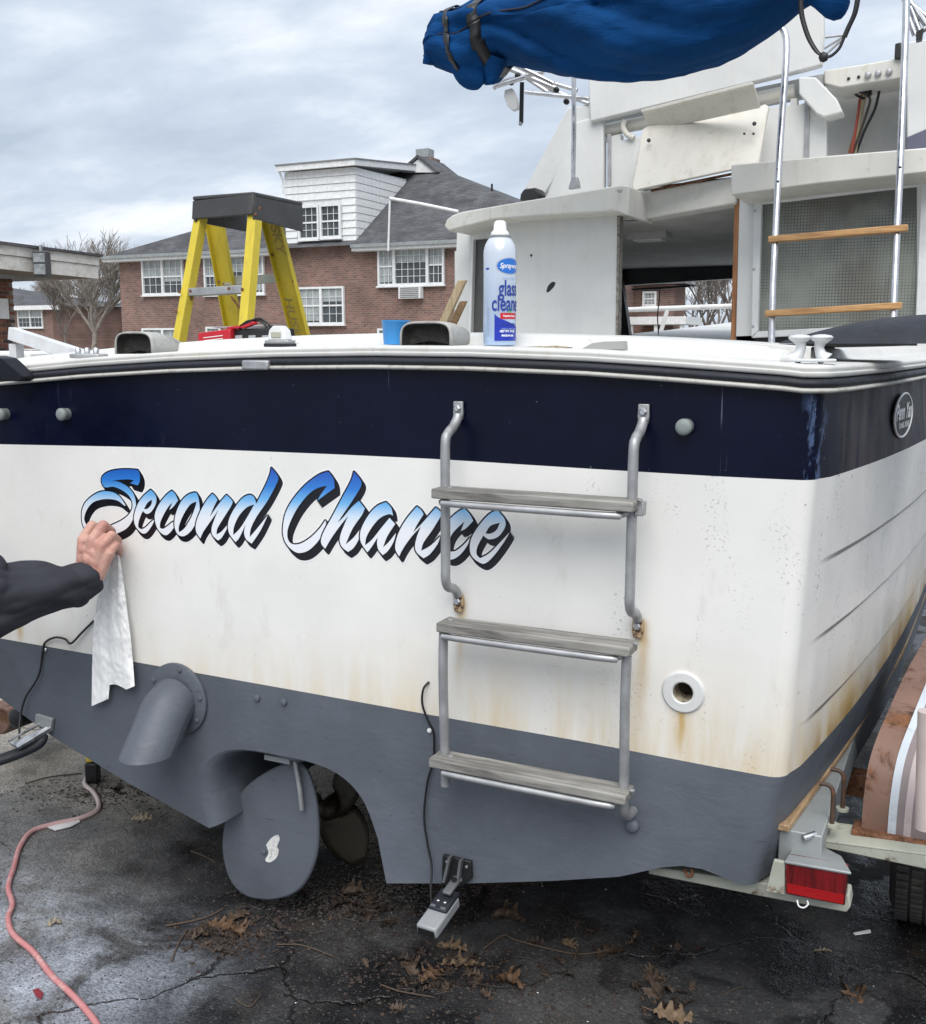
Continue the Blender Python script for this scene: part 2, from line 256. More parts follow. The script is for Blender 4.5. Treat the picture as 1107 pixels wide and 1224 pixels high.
# ------------------------------------------------------------------ mesh builder
WL = {}
class MB:
    def __init__(s): s.v = []; s.f = []; s.mi = []; s.cur = 0
    def add(s, vs, fs):
        o = len(s.v); s.v += [Vector(p) for p in vs]; s.f += [[i+o for i in f] for f in fs]; s.mi += [s.cur]*len(fs); return s
    def box(s, a, b, R=None, c=None):
        vs = [Vector((x, y, z)) for x in (a[0], b[0]) for y in (a[1], b[1]) for z in (a[2], b[2])]
        if R is not None: vs = [R @ p for p in vs]
        if c is not None: vs = [p+Vector(c) for p in vs]
        return s.add(vs, [(0, 1, 3, 2), (4, 6, 7, 5), (0, 4, 5, 1), (2, 3, 7, 6), (0, 2, 6, 4), (1, 5, 7, 3)])
    def prism(s, pts, vec):
        pts = [Vector(p) for p in pts]; n = len(pts); vec = Vector(vec)
        tri = [tuple(range(n))]
        fs = [tuple(t) for t in tri]+[tuple(i+n for i in reversed(t)) for t in tri]+[(i, (i+1) % n, (i+1) % n+n, i+n) for i in range(n)]
        return s.add(pts+[p+vec for p in pts], fs)
    def slab(s, px, Y, d): return s.prism(T(px, Y), (0, d, 0))
    def tube(s, path, r, n=10, caps=True, flat=None):
        P = [Vector(p) for p in path]; m = len(P); rs = r if isinstance(r, (list, tuple)) else [r]*m
        vs = []; fr = None
        for i in range(m):
            t = (P[min(i+1, m-1)]-P[max(i-1, 0)]).normalized()
            if fr is None:
                a = Vector((0, 0, 1)) if abs(t.z) < .9 else Vector((0, 1, 0)); u = t.cross(a).normalized()
            else: u = (fr-t*fr.dot(t)).normalized()
            fr = u; w = t.cross(u)
            for k in range(n):
                an = 2*math.pi*k/n; vs.append(P[i]+u*math.cos(an)*rs[i]+w*math.sin(an)*rs[i]*(flat or 1))
        fs = [(i*n+k, i*n+(k+1) % n, (i+1)*n+(k+1) % n, (i+1)*n+k) for i in range(m-1) for k in range(n)]
        if caps: fs += [tuple(range(n))[::-1], tuple((m-1)*n+k for k in range(n))]
        return s.add(vs, fs)
    def lathe(s, prof, c, ax=(0, 0, 1), n=20):
        ax = Vector(ax).normalized(); q = ax.to_track_quat('Z', 'Y'); c = Vector(c); vs = []; m = len(prof)
        for (r, h) in prof:
            for k in range(n):
                a = 2*math.pi*k/n; vs.append(c+q @ Vector((r*math.cos(a), r*math.sin(a), h)))
        fs = [(i*n+k, i*n+(k+1) % n, (i+1)*n+(k+1) % n, (i+1)*n+k) for i in range(m-1) for k in range(n)]
        fs += [tuple(range(n))[::-1], tuple((m-1)*n+k for k in range(n))]
        return s.add(vs, fs)
    def grid(s, rows):
        n = len(rows[0]); m = len(rows)
        return s.add([p for r in rows for p in r], [(i*n+k, i*n+k+1, (i+1)*n+k+1, (i+1)*n+k) for i in range(m-1) for k in range(n-1)])
    def build(s, name, mats, parent=None, smooth=True, bevel=0, kind=None, label=None, sharp=.9, recalc=True, world=False, solid=0):
        if not isinstance(mats, (list, tuple)): mats = [mats]
        me = bpy.data.meshes.new(name)
        if world: c = Vector((0, 0, 0))
        else:
            a = np.array([tuple(p) for p in s.v]); c = Vector((a.min(0)+a.max(0))/2)
        me.from_pydata([tuple(p-c) for p in s.v], [], s.f)
        for m in mats: me.materials.append(m)
        me.polygons.foreach_set('material_index', s.mi)
        if recalc or smooth:
            bm = bmesh.new(); bm.from_mesh(me)
            if recalc: bmesh.ops.recalc_face_normals(bm, faces=bm.faces)
            if smooth:
                for f in bm.faces: f.smooth = True
                for e in bm.edges:
                    if len(e.link_faces) == 2 and e.calc_face_angle(0) > sharp: e.smooth = False
            bm.to_mesh(me); bm.free()
        o = bpy.data.objects.new(name, me); COL.objects.link(o); place(o, c, parent)
        if bevel:
            b = o.modifiers.new('bevel', 'BEVEL'); b.width = bevel; b.segments = 2; b.limit_method = 'ANGLE'; b.angle_limit = .6
        if solid:
            b = o.modifiers.new('solid', 'SOLIDIFY'); b.thickness = solid; b.offset = 0
        if kind: o['kind'] = kind
        if label: o['label'] = label
        return o
def place(o, c, parent=None):
    WL[o.name] = Vector(c)
    if parent is not None: o.parent = parent; o.location = Vector(c)-WL[parent.name]
    else: o.location = c
def thing(name, label, cat, loc=(0, 0, 0), group=None):
    o = bpy.data.objects.new(name, None); COL.objects.link(o); o.empty_display_size = .1; place(o, Vector(loc)); o['label'] = label; o['category'] = cat
    if group: o['group'] = group
    return o
def tag(o, label, cat, group=None):
    o['label'] = label; o['category'] = cat
    if group: o['group'] = group
    return o
def smoothpath(pts, k=6):
    pts = [Vector(p) for p in pts]; out = []
    for i in range(len(pts)-1):
        p0 = pts[max(i-1, 0)]; p1 = pts[i]; p2 = pts[i+1]; p3 = pts[min(i+2, len(pts)-1)]
        for j in range(k):
            t = j/k; out.append(.5*((2*p1)+(p2-p0)*t+(2*p0-5*p1+4*p2-p3)*t*t+(3*p1-p0-3*p2+p3)*t*t*t))
    out.append(pts[-1]); return out
def poly_mesh(polys, offset=0., extr=0.):  # filled 2-D outlines (with holes) via a curve; returns verts, faces in 2-D
    cu = bpy.data.curves.new('tmp', 'CURVE'); cu.dimensions = '2D'; cu.fill_mode = 'BOTH'; cu.offset = offset; cu.extrude = extr
    for pl in polys:
        sp = cu.splines.new('POLY'); sp.points.add(len(pl)-1); sp.use_cyclic_u = True
        for i, p in enumerate(pl): sp.points[i].co = (p[0], p[1], 0, 1)
    ob = bpy.data.objects.new('tmp', cu); me = ob.to_mesh(); v = [tuple(q.co) for q in me.vertices]; f = [tuple(q.vertices) for q in me.polygons]
    ob.to_mesh_clear(); bpy.data.objects.remove(ob); bpy.data.curves.remove(cu); return v, f
def sm2(pl, k=4):  # smooth a closed 2-D outline while keeping sharp corners
    n = len(pl); out = []
    P = [Vector(p) for p in pl]
    cor = []
    for i in range(n):
        a = (P[i]-P[i-1]); b = (P[(i+1) % n]-P[i]); cor.append(a.length > 0 and b.length > 0 and a.angle(b, 0) > .95)
    for i in range(n):
        p1 = P[i]; p2 = P[(i+1) % n]; p0 = P[i-1] if not cor[i] else p1; p3 = P[(i+2) % n] if not cor[(i+1) % n] else p2
        for j in range(k):
            t = j/k; out.append(.5*((2*p1)+(p2-p0)*t+(2*p0-5*p1+4*p2-p3)*t*t+(3*p1-p0-3*p2+p3)*t*t*t))
    return out
def text_mesh(body, size, shear=0., offset=0., extr=0., sx=1.):
    cu = bpy.data.curves.new('tmp', 'FONT'); cu.body = body; cu.size = size; cu.shear = shear; cu.offset = offset; cu.extrude = extr; cu.align_x = 'CENTER'; cu.align_y = 'CENTER'
    ob = bpy.data.objects.new('tmp', cu); me = ob.to_mesh(); v = [(q.co.x*sx, q.co.y, q.co.z) for q in me.vertices]; f = [tuple(q.vertices) for q in me.polygons]
    ob.to_mesh_clear(); bpy.data.objects.remove(ob); bpy.data.curves.remove(cu); return v, f
# runs of stain below fittings on the transom
SEAMS = []
RUNS = [(-.193, .80, .007, .12, .85), (-.190, .81, .020, .13, .35), (-.705, .985, .013, .06, .9), (-.287, .985, .013, .07, .9), (-.705, .95, .012, .26, .5), (-.285, .95, .013, .27, .55), (-2.1, .76, .012, .08, .7)]
M = {}
M['navy'] = m_navy(); M['bottom'] = m_bottom()
M['gel'] = m_gel('dirty_white_gelcoat'); M['gelc'] = m_gel('cleaner_white_gelcoat', (.68, .685, .67), .22); M['gelcream'] = m_gel('cream_gelcoat', (.62, .60, .54), 1.0)
M['deck'] = m_gel('chalky_deck', (.62, .615, .59), .6)
M['greyin'] = mat('grey_headliner', (.48, .48, .465), .8, dirt=.3, damt=.3)
M['ss'] = m_metal('stainless_steel', (.62, .62, .63), .3, .0); M['alu'] = m_metal('weathered_aluminium', (.43, .435, .44), .46, .6, .6)
M['galv'] = m_rust('galvanised_steel', (.30, .32, .32), .22, 9, .5, .25); M['galv2'] = m_rust('stained_galvanised_steel', (.36, .37, .31), .42, 6, .6)
M['teak'] = m_wood('weathered_grey_teak', (.30, .29, .265), (.135, .128, .118), 0); M['oak'] = m_wood('varnished_oak', (.50, .29, .12), (.33, .17, .065), 0, .5)
M['pine'] = m_wood('pale_pine', (.50, .40, .26), (.38, .28, .16), 2); M['ply'] = m_wood('worn_plywood', (.42, .29, .16), (.24, .14, .07), 1); M['trim'] = m_wood('varnished_trim', (.42, .19, .075), (.30, .12, .045), 2, .45)
M['black'] = mat('black_plastic', (.012, .012, .013), .42, var=.3); M['rubber'] = mat('navy_black_rubber', (.010, .012, .019), .6, var=.3, dirt=.3, dcol=(.07, .07, .07), damt=.35, ds=40)
M['rail'] = mat('grey_white_insert', (.50, .49, .45), .5, dirt=.5, damt=.5, ds=30)
M['cable'] = mat('black_cable', (.010, .010, .010), .38); M['oldrust'] = m_rust('dark_old_rust', (.07, .04, .028), .5, 20); M['rust'] = m_rust('rusty_steel', (.25, .12, .07), .9, 14)
M['fenderp'] = m_rust('maroon_fender_paint', (.20, .115, .085), .6, 7); M['stripew'] = mat('bluish_white_stripe', (.52, .57, .62), .5, dirt=.4, damt=.4, ds=30); M['stripeg'] = mat('warm_grey_stripe', (.23, .19, .19), .6); M['stripep'] = mat('pale_pink_stripe', (.48, .40, .40), .6, dirt=.3, ds=30)
M['tyre'] = mat('tyre_rubber', (.035, .033, .032), .85, var=.3, dirt=.5, dcol=(.10, .085, .07), damt=.5)
M['blue'] = None
M['yellow'] = mat('yellow_fibreglass', (.60, .47, .035), .45, var=.12, vs=8, dirt=.4, dcol=(.30, .20, .06), damt=.4, ds=26, bump=.2, stretch=(1, 1, .3))
M['cap'] = mat('grey_black_cap', (.050, .050, .052), .55, dirt=.4, dcol=(.15, .14, .12), damt=.3)
M['white'] = mat('white_paint', (.74, .74, .73), .55, dirt=.25, damt=.25, dcol=(.3, .28, .22)); M['whitetrim'] = mat('white_trim', (.72, .73, .73), .6, dirt=.15, damt=.2)
M['glassdark'] = mat('window_glass', (.055, .065, .07), .08, var=.5, vs=1.5, bump=0); M['curtain'] = mat('curtain_behind_glass', (.34, .37, .37), .25, var=.3, vs=3, bump=0, stretch=(3, 1, .6))
M['brick'] = m_brick('red_brick_wall'); M['brick2'] = m_brick('red_brick_side_wall', axis=1)
M['shingle'] = m_shingle('grey_shingles'); M['bark'] = mat('bare_bark', (.17, .145, .125), .9, var=.3); M['bark2'] = mat('pale_bare_bark', (.26, .23, .20), .9, var=.3)
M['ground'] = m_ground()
# ================================================================== THE BOAT
boat = thing('cabin_cruiser', 'white and navy cabin cruiser on its trailer, lettered Second Chance across the stern', 'boat', (-1.09, 2.5, 0))
XC = -1.14
CZ = [(.30, -.04), (.445, -.028), (.69, .019), (1.292, .044), (1.457, .05), (1.6, .052)]
KZ = [(.445, .237), (.69, .22), (1.29, .26), (1.457, .212)]
RT = [PY(*p, -.02) for p in [(0, 459), (100, 450), (200, 444), (320, 440), (440, 439), (560, 441), (700, 447), (800, 454), (900, 462), (975, 468)]]
def ZR(x): return interp([(-2.35, 1.415)]+[(p.x, p.z) for p in RT]+[(.3, RT[-1].z)], x)
def corner(z): return interp(CZ, z)
def flare(Y, z):
    f = interp(KZ, z)*(1-math.exp(-Y/1.2))
    hw = (corner(z)-XC)+f
    if Y > 2.6: hw *= max(.02, 1-((Y-2.6)/5.0)**2.1)
    return hw
R0 = .036
YS = [0.08, .12, .2, .35, .5, .75, 1, 1.3, 1.7, 2.2, 2.7, 3.4, 4.2, 5, 5.8, 6.6, 7.2, 7.58]
def ring(zf, lapoff=0.):  # full plan ring (port side bow -> transom -> starboard bow) at height function zf(x, side)
    out = []; c = corner(zf(0)); xl = 2*XC-c
    def side(sg):
        pts = []
        for Y in YS:
            w = flare(Y, zf(0))-lapoff*min(1, max(0, (Y-.06)/.5)); rise = max(0, Y-2.5)**2*.012
            pts.append(Vector((XC+sg*w, Y, zf(0 if sg > 0 else -2.18)+rise)))
        return pts
    out += side(-1)[::-1]
    for k in range(6):
        a = math.pi/2*k/5; out.append(Vector((xl+R0-R0*math.cos(a), R0-R0*math.sin(a), zf(xl))))
    n = 44
    for i in range(1, n): x = lerp(xl+R0, c-R0, i/n); out.append(Vector((x, 0, zf(x))))
    for k in range(6):
        a = math.pi/2*k/5; out.append(Vector((c-R0+R0*math.sin(a), R0-R0*math.cos(a), zf(c))))
    out += side(1); return out
zs = lambda x: interp([(-2.2, 1.268), (-1.7, 1.272), (0, 1.292)], x)
ps = [PY(*p, 0) for p in [(0, 531), (200, 535), (400, 543), (527, 549), (700, 560), (850, 569), (975, 575)]]
zs = lambda x: interp([(p.x, p.z) for p in ps], x)
pw = [PY(*p, 0) for p in [(0, 763), (160, 791), (340, 823), (528, 857), (700, 887), (850, 916), (940, 932)]]
zw = lambda x: interp([(p.x, p.z) for p in pw], x)
zl = [PY(960, 670, .06).z, PY(946, 765, .06).z, PY(941, 863, .06).z]
SEAMS[:] = zl; M['hull'] = m_hullwhite()
rows = [(lambda x: ZR(x)+.01, 0, 0), (lambda x: lerp(ZR(x), zs(x), .5), 0, 0), (zs, 0, 1), (lambda x: lerp(zs(x), zl[0], .5), 0, 1),
        (lambda x: zl[0], 0, 1), (lambda x: zl[0]-.005, .006, 1), (lambda x: zl[1], 0, 1), (lambda x: zl[1]-.005, .006, 1), (lambda x: zl[2], 0, 1), (lambda x: zl[2]-.005, .006, 1),
        (zw, 0, 2), (lambda x: interp([(-2.2, .60), (0, .56)], x), .004, 2), (lambda x: interp([(-2.2, .525), (0, .445)], x), 0, 2)]
NT = 44; hb = MB(); R = [ring(z, l) for z, l, _ in rows]; NP = len(R[0]); i0 = len(YS)+5; i1 = i0+NT
drain = PY(817, 827, 0)
for r in range(len(R)-1):
    hb.cur = rows[r][2]
    b = len(hb.v); hb.v += R[r]+R[r+1]
    for k in range(NP-1):
        if r >= 2 and i0 <= k < i1: continue          # the flat of the transom below the navy band is filled separately
        hb.f.append([b+k, b+k+1, b+NP+k+1, b+NP+k]); hb.mi.append(hb.cur)
from mathutils.geometry import tessellate_polygon
def flatface(mb, loops, mi):
    tri = tessellate_polygon(loops); o = len(mb.v); mb.v += [Vector(p) for l in loops for p in l]
    for t in tri: mb.f.append([o+i for i in t]); mb.mi.append(mi)
edgeR = [R[r][i1] for r in range(2, 11)]; edgeL = [R[r][i0] for r in range(2, 11)]
hole = [Vector((drain.x+.021*math.cos(a), 0, drain.z+.021*math.sin(a))) for a in [2*math.pi*k/24 for k in range(24)]]
flatface(hb, [R[2][i0:i1+1]+edgeR[1:]+R[10][i0:i1+1][::-1][1:]+edgeL[::-1][1:-1], hole], 1)
# bottom outline of the transom, port chine -> keel with its tunnel -> starboard chine
arch = [PY(*p, 0) for p in [(250, 990), (243, 962), (240, 935), (246, 914), (262, 900), (290, 896), (335, 903), (380, 914), (412, 931), (436, 960), (452, 1003), (462, 1056)]]
arch = [arch[0]]+smoothpath(arch[1:-1], 3)+[arch[-1]]
zc = R[12][i1].z
botL = [R[12][i0], PY(62, 880, 0), PY(150, 934, 0)]
botR = [PY(*p, 0) for p in [(560, 1056), (660, 1053), (740, 1048), (790, 1037), (815, 1035), (840, 1039), (868, 1050)]]+[R[12][i1]]
outline = R[10][i0:i1+1]+[R[11][i1]]+botR[::-1]+arch[::-1]+botL[::-1]+[R[11][i0]]
flatface(hb, [outline], 2)
# underside, running forward from that outline
cx, cz_ = -1.17, .47; prev = None; bot = botL+arch+botR; na = len(botL); nb = na+len(arch)
steps = [(0, 0), (.004, .35), (.014, .65), (.03, .88), (.055, 1)]+[(y, 1) for y in (.2, .6, 1.2, 2.0, 2.6)]
hb.cur = 2; b = len(hb.v)
for (Y, q) in steps:
    for i, p in enumerate(bot):
        x, z = p.x, p.z
        if na <= i < nb:
            d = Vector((cx-x, cz_-z)); L = d.length; m = (.045 if x < cx else .014)*q; x += d.x/L*m; z += d.y/L*m*.6
        if i >= nb: x += flare(Y, .445)-flare(0, .445) if i == len(bot)-1 else (flare(Y, .445)-flare(0, .445))*(x-cx)/.9*.8
        if i < na and i < 1: x -= flare(Y, .445)-flare(0, .445)
        hb.v.append(Vector((x, Y, z)))
nbp = len(bot)
for s in range(len(steps)-1):
    for k in range(nbp-1): hb.f.append([b+s*nbp+k, b+s*nbp+k+1, b+(s+1)*nbp+k+1, b+(s+1)*nbp+k]); hb.mi.append(2)
# bow part of the bottom
b = len(hb.v)
for Y in (2.6, 3.6, 4.8, 6, 7.2):
    w = flare(Y, .445); rise = max(0, Y-2.5)**2*.012; kz = lerp(.22, .55, (Y-2.6)/4.6)
    hb.v += [Vector((XC-w, Y, .445+rise+.06)), Vector((XC-.02, Y, kz)), Vector((XC+w, Y, .445+rise))]
for s in range(4):
    for k in (0, 1): hb.f.append([b+s*3+k, b+s*3+k+1, b+(s+1)*3+k+1, b+(s+1)*3+k]); hb.mi.append(2)
hull = hb.build('hull', [M['navy'], M['hull'], M['bottom']], boat, world=True, sharp=.5, recalc=False)
kp = MB(); kp.prism([Vector((p.x, 2.58, p.z)) for p in bot], (0, .02, 0)); kp.build('keel_bulkhead', M['bottom'], boat)
tw = MB(); tw.slab([(300, 880), (470, 880), (470, 1060), (300, 1060)], 1.6, .02); tw.build('tunnel_wall', M['black'], boat)

# rub rail, its light insert and the white rim of the deck: profiles swept round the sheer
def sheer():
    P = []; c = .05; xl = 2*XC-c
    for Y in YS[::-1]:
        w = flare(Y, 1.457); P.append((Vector((XC-w, Y, ZR(-2.2)+max(0, Y-2.5)**2*.012)), Vector((-1, 0, 0))))
    for k in range(6): a = math.pi/2*k/5; P.append((Vector((xl+R0-R0*math.cos(a), R0-R0*math.sin(a), ZR(xl))), Vector((-math.cos(a), -math.sin(a), 0))))
    for i in range(1, 60): x = lerp(xl+R0, c-R0, i/60); P.append((Vector((x, 0, ZR(x))), Vector((0, -1, 0))))
    for k in range(6): a = math.pi/2*k/5; P.append((Vector((c-R0+R0*math.sin(a), R0-R0*math.cos(a), ZR(c))), Vector((math.sin(a), -math.cos(a), 0))))
    for Y in YS:
        w = flare(Y, 1.457); P.append((Vector((XC+w, Y, ZR(.05)+max(0, Y-2.5)**2*.012)), Vector((1, 0, 0))))
    return P
SH = sheer()
def sweep(prof, mb, closed=True):
    rows = []; cR = .05; xL_ = 2*XC-cR; ns = len(YS)
    for i, (p, n) in enumerate(SH):
        r = []
        for o, dz in prof:
            q = p+n*o+Vector((0, 0, dz)); k = -o
            if k > R0:
                if ns+6 <= i < len(SH)-ns-6: q.x = min(max(q.x, xL_+k), cR-k)
                elif i < ns or i >= len(SH)-ns: q.y = max(q.y, k)
                else: q.x = xL_+k if i < ns+6 else cR-k; q.y = k
            r.append(q)
        if closed: r.append(r[0])
        rows.append(r)
    return mb.grid(rows)
rr = sweep([(0, .004), (.018, .005), (.023, .010), (.024, .0145), (.021, .020), (.014, .023), (0, .024)], MB()).build('rub_rail', M['rubber'], boat, sharp=1.2)
sweep([(0, -.004), (.019, -.004), (.0245, -.001), (.0245, .003), (.019, .006), (0, .006)], MB()).build('insert', M['rail'], rr, sharp=1.2)
jp = PY(305, 437, -.03); mb = MB(); mb.box((-.038, -.006, -.010), (.038, .010, .0125), c=jp+Vector((0, .003, 0)))
j = mb.build('joint_cover', M['alu'], rr, bevel=.004)
sweep([(0, .0245), (.014, .025), (.0175, .028), (.0175, .0335), (.0125, .0355), (.0125, .0375), (.0145, .040), (.0125, .046), (.004, .0482), (-.02, .049), (-.095, .050), (-.108, .052), (-.113, .056), (-.120, .070), (-.128, .0755), (-.15, .0765), (-.20, .0765), (-.205, .06), (-.205, -.6)], MB(), False).build('deck_rim', M['deck'], boat, sharp=1.0)
mb = MB(); XS = [-2.28+i*.05 for i in range(45)]+[-.03, .0]
mb.grid([[Vector((x, .165, ZR(x)-.05)), Vector((x, .17, ZR(x)+.0765)), Vector((x, .18, ZR(x)+.0785)), Vector((x, .57, ZR(x)+.0785)), Vector((x, .59, ZR(x)+.06)), Vector((x, .59, .8))] for x in XS]); mb.build('aft_deck', M['deck'], boat, sharp=1.0)
mb = MB(); mb.box((-2.2, .2, .78), (.05, 5, .80)); mb.build('cockpit_sole', M['deck'], boat)
mb = MB(); mb.prism([p+Vector((0, 0, .047)) for p, n in SH if p.y > 2.7], (0, 0, .004)); mb.build('foredeck', M['deck'], boat)

# lettering on the transom: outline, dropped shade and blue-to-white face of each letter
def m_face():
    g = NG('lettering_blue_fade'); x, y, z = g.xyz(g.sc(g.P, 1))
    # the fade follows the slope of the line of writing
    mid = g.M('ADD', 1.118, g.M('MULTIPLY', g.M('ADD', x, 1.68), .026))
    v = g.M('SUBTRACT', z, mid); n = g.n('ShaderNodeValToRGB'); g.L(g.ramp(v, -.075, .135, 0, 1, False), n.inputs[0]); e = n.color_ramp.elements
    e[0].position = .30; e[0].color = (.80, .82, .86, 1); e[1].position = .93; e[1].color = (.015, .075, .42, 1)
    for p, c in ((.42, (.62, .74, .86, 1)), (.56, (.17, .45, .78, 1)), (.72, (.03, .20, .62, 1))): q = e.new(p); q.color = c
    return g.done(n.outputs[0], .25, 0, coat=.3)
MF = m_face(); MK = mat('lettering_black', (.006, .006, .010), .3, bump=0); MH = mat('lettering_white_edge', (.86, .86, .85), .35, var=.02, bump=0)
c1 = (9.225, 90, 550); c2 = (7.38, 190, 550); c3 = (7.38, 330, 550); c4 = (6.512, 450, 570)
LET = [
 (c1, [[(695,108),(715,160),(715,230),(692,278),(640,262),(610,252),(650,225),(600,212),(500,215),(400,228),(470,235),(540,265),(600,310),(645,370),(668,440),(672,520),(655,600),(620,690),(560,760),(450,812),(340,835),(210,830),(120,775),(82,690),(75,600),(85,530),(120,460),(190,395),(270,352),(350,342),(440,362),(510,420),(560,500),(540,498),(480,450),(400,430),(300,432),(200,465),(135,540),(105,620),(110,680),(150,735),(230,760),(320,745),(390,722),(500,672),(580,615),(625,550),(635,490),(620,430),(575,370),(500,320),(420,292),(335,300),(300,258),(293,210),(315,165),(380,125),(480,104),(600,100)]]),
 (c1, [[(835,325),(760,390),(700,470),(665,560),(650,650),(670,730),(720,790),(760,810),(800,790),(850,720),(885,645),(830,690),(780,740),(730,760),(698,735),(702,680),(730,600),(750,560),(790,592),(840,570),(885,500),(900,430),(880,370)], [(762,538),(800,470),(850,435),(842,490),(800,535)]]),
 (c2, [[(118,268),(70,305),(10,380),(-25,450),(-34,512),(-18,584),(15,635),(60,662),(100,640),(140,585),(160,545),(125,545),(80,580),(40,605),(12,595),(15,550),(40,490),(80,420),(110,385),(122,378),(95,440),(130,410),(172,355),(148,300)]]),
 (c2, [[(320,285),(250,310),(190,380),(150,480),(140,560),(150,620),(180,662),(230,668),(290,620),(340,530),(362,440),(356,350),(342,300)], [(335,365),(280,390),(220,480),(180,580),(180,635),(230,600),(290,500),(325,410)]]),
 (c2, [[(475,295),(430,345),(385,420),(345,510),(328,580),(335,640),(370,690),(390,640),(440,565),(500,480),(530,430),(490,530),(468,600),(475,660),(525,708),(560,680),(610,590),(625,545),(560,625),(512,655),(520,600),(580,500),(650,385),(640,345),(600,305),(560,350),(500,430),(455,498),(480,430),(520,350),(500,318)]]),
 (c2, [[(805,305),(740,335),(680,410),(630,500),(612,580),(628,655),(680,722),(715,680),(768,565),(755,640),(775,700),(822,735),(900,620),(965,482),(880,590),(805,678),(815,600),(870,490),(960,360),(1045,200),(1052,140),(995,65),(985,120),(950,210),(900,310),(862,385),(845,330)], [(845,390),(780,415),(710,490),(665,590),(660,660),(720,600),(790,490)]]),
 (c3, [[(465,100),(380,130),(260,220),(150,350),(90,460),(68,560),(65,650),(90,730),(150,795),(210,818),(290,795),(370,720),(410,650),(445,560),(438,530),(390,600),(310,680),(220,735),(150,740),(110,700),(105,620),(140,520),(200,410),(290,300),(370,245),(455,225),(400,300),(370,355),(430,310),(520,245),(515,180),(490,130)]]),
 (c3, [[(690,100),(750,175),(752,230),(700,320),(620,440),(545,552),(600,500),(670,415),(735,358),(787,425),(760,485),(680,600),(618,742),(690,680),(750,600),(735,690),(690,770),(640,808),(590,770),(565,710),(578,640),(610,560),(640,490),(560,590),(490,690),(437,780),(405,740),(402,695),(430,620),(500,495),(590,325),(650,215),(678,150)]]),
 (c3, [[(975,370),(900,400),(830,470),(770,570),(745,650),(755,730),(810,812),(850,760),(900,680),(895,740),(910,795),(945,836),(990,800),(1040,720),(1062,640),(1000,720),(948,768),(985,670),(1055,562),(1005,508),(930,600),(850,700),(790,750),(800,680),(850,590),(920,510),(1000,475),(1035,490),(1020,420)]]),
 (c4, [[(318,230),(250,310),(195,395),(160,480),(150,560),(180,618),(215,550),(280,460),(350,385),(320,460),(303,540),(320,590),(370,632),(420,600),(480,520),(500,460),(430,530),(352,575),(370,510),(440,410),(505,300),(500,268),(465,238),(420,290),(350,370),(290,430),(320,370),(370,290),(350,255)]]),
 (c4, [[(690,245),(640,270),(575,330),(530,410),(510,490),(515,570),(550,632),(600,640),(660,600),(715,525),(732,470),(680,530),(620,575),(580,580),(562,550),(575,480),(610,420),(690,345),(660,420),(700,400),(757,340),(730,290)]]),
 (c4, [[(945,258),(880,290),(800,380),(745,470),(730,550),(745,615),(800,662),(850,672),(920,610),(1000,500),(1040,430),(960,515),(880,595),(810,632),(783,600),(790,540),(835,455),(880,485),(950,465),(1000,400),(1008,350),(990,310)], [(852,440),(890,380),(965,355),(940,410),(895,440)]])]
def to2(pl, sc): return [(lambda q: (q.x, q.z))(PY(sc[1]+p[0]/sc[0], sc[2]+p[1]/sc[0], 0)) for p in pl]
fb, kb, wb = MB(), MB(), MB(); px = .0021
for i, (sc, pls) in enumerate(LET):
    P2 = [sm2(to2(pl, sc), 3) for pl in pls]; big = 1.35 if i in (0, 6) else 1.0
    vk, fk = poly_mesh(P2); v1, f1 = poly_mesh(P2[:1]); sx0, sz0 = px*4.0*big, -px*5.0*big
    for k in range(14):
        an = 2*math.pi*k/14
        for q in (0, .5, 1): wb.add([(x+sx0*q+math.cos(an)*px*3.6, -.0002-.0000005*(i*42+k*3+q*2), z+sz0*q+math.sin(an)*px*3.6) for x, z, _ in v1], f1)
    for q in (0, .2, .4, .6, .8, 1):
        for k in range(10):
            an = 2*math.pi*k/10; kb.add([(x+sx0*q+math.cos(an)*px*1.75, -.0008-.0000005*(i*60+k*6+q*5) if q else -.0013-.00008*i-.000001*k, z+sz0*q+math.sin(an)*px*1.75) for x, z, _ in vk], fk)
    vf, ff = poly_mesh(P2); fb.add([(x, -.00135-.00008*i, z) for x, z, _ in vf], ff)
let = wb.build('lettering', MH, boat, smooth=False, recalc=False, label='Second Chance in brush script, blue fading to white with black shade')
kb.build('letter_shade', MK, let, smooth=False, recalc=False, kind=None); fb.build('letter_face', MF, let, smooth=False, recalc=False)

# fittings on the transom
def disc(c, r, d, mats, name, parent, ax=(0, -1, 0), n=24, prof=None, label=None):
    prof = prof or [(r*.9, 0), (r, d*.3), (r*.93, d*.8), (r*.6, d)]
    return MB().lathe(prof, c, ax, n).build(name, mats, parent, label=label)
dr = MB().lathe([(.021, 0), (.044, 0), (.0445, .003), (.041, .0065), (.024, .0075), (.021, .005)], drain, (0, -1, 0), 32)
dr.f = [f for f in dr.f if len(f) == 4]; dr.mi = dr.mi[:len(dr.f)]
o = len(dr.v); dr.f += [[160+k, 160+(k+1) % 32, (k+1) % 32, k] for k in range(32)]; dr.mi = [0]*len(dr.f)
dn = dr.build('drain_outlet', M['gelc'], boat, sharp=.35)
mb = MB(); n = 24; mb.grid([[drain+Vector((.021*math.cos(2*math.pi*k/n), y, .021*math.sin(2*math.pi*k/n))) for k in range(n+1)] for y in (-.005, .02, .05, .09)]); mb.build('drain_pipe', mat('stained_plastic', (.45, .40, .29), .6, dirt=.9, dcol=(.03, .02, .01), damt=.9, ds=30), dn, recalc=False)
mb = MB(); mb.lathe([(.022, 0), (.022, .01)], drain+Vector((0, .10, 0)), (0, -1, 0), 16); mb.build('drain_valve', M['black'], dn)
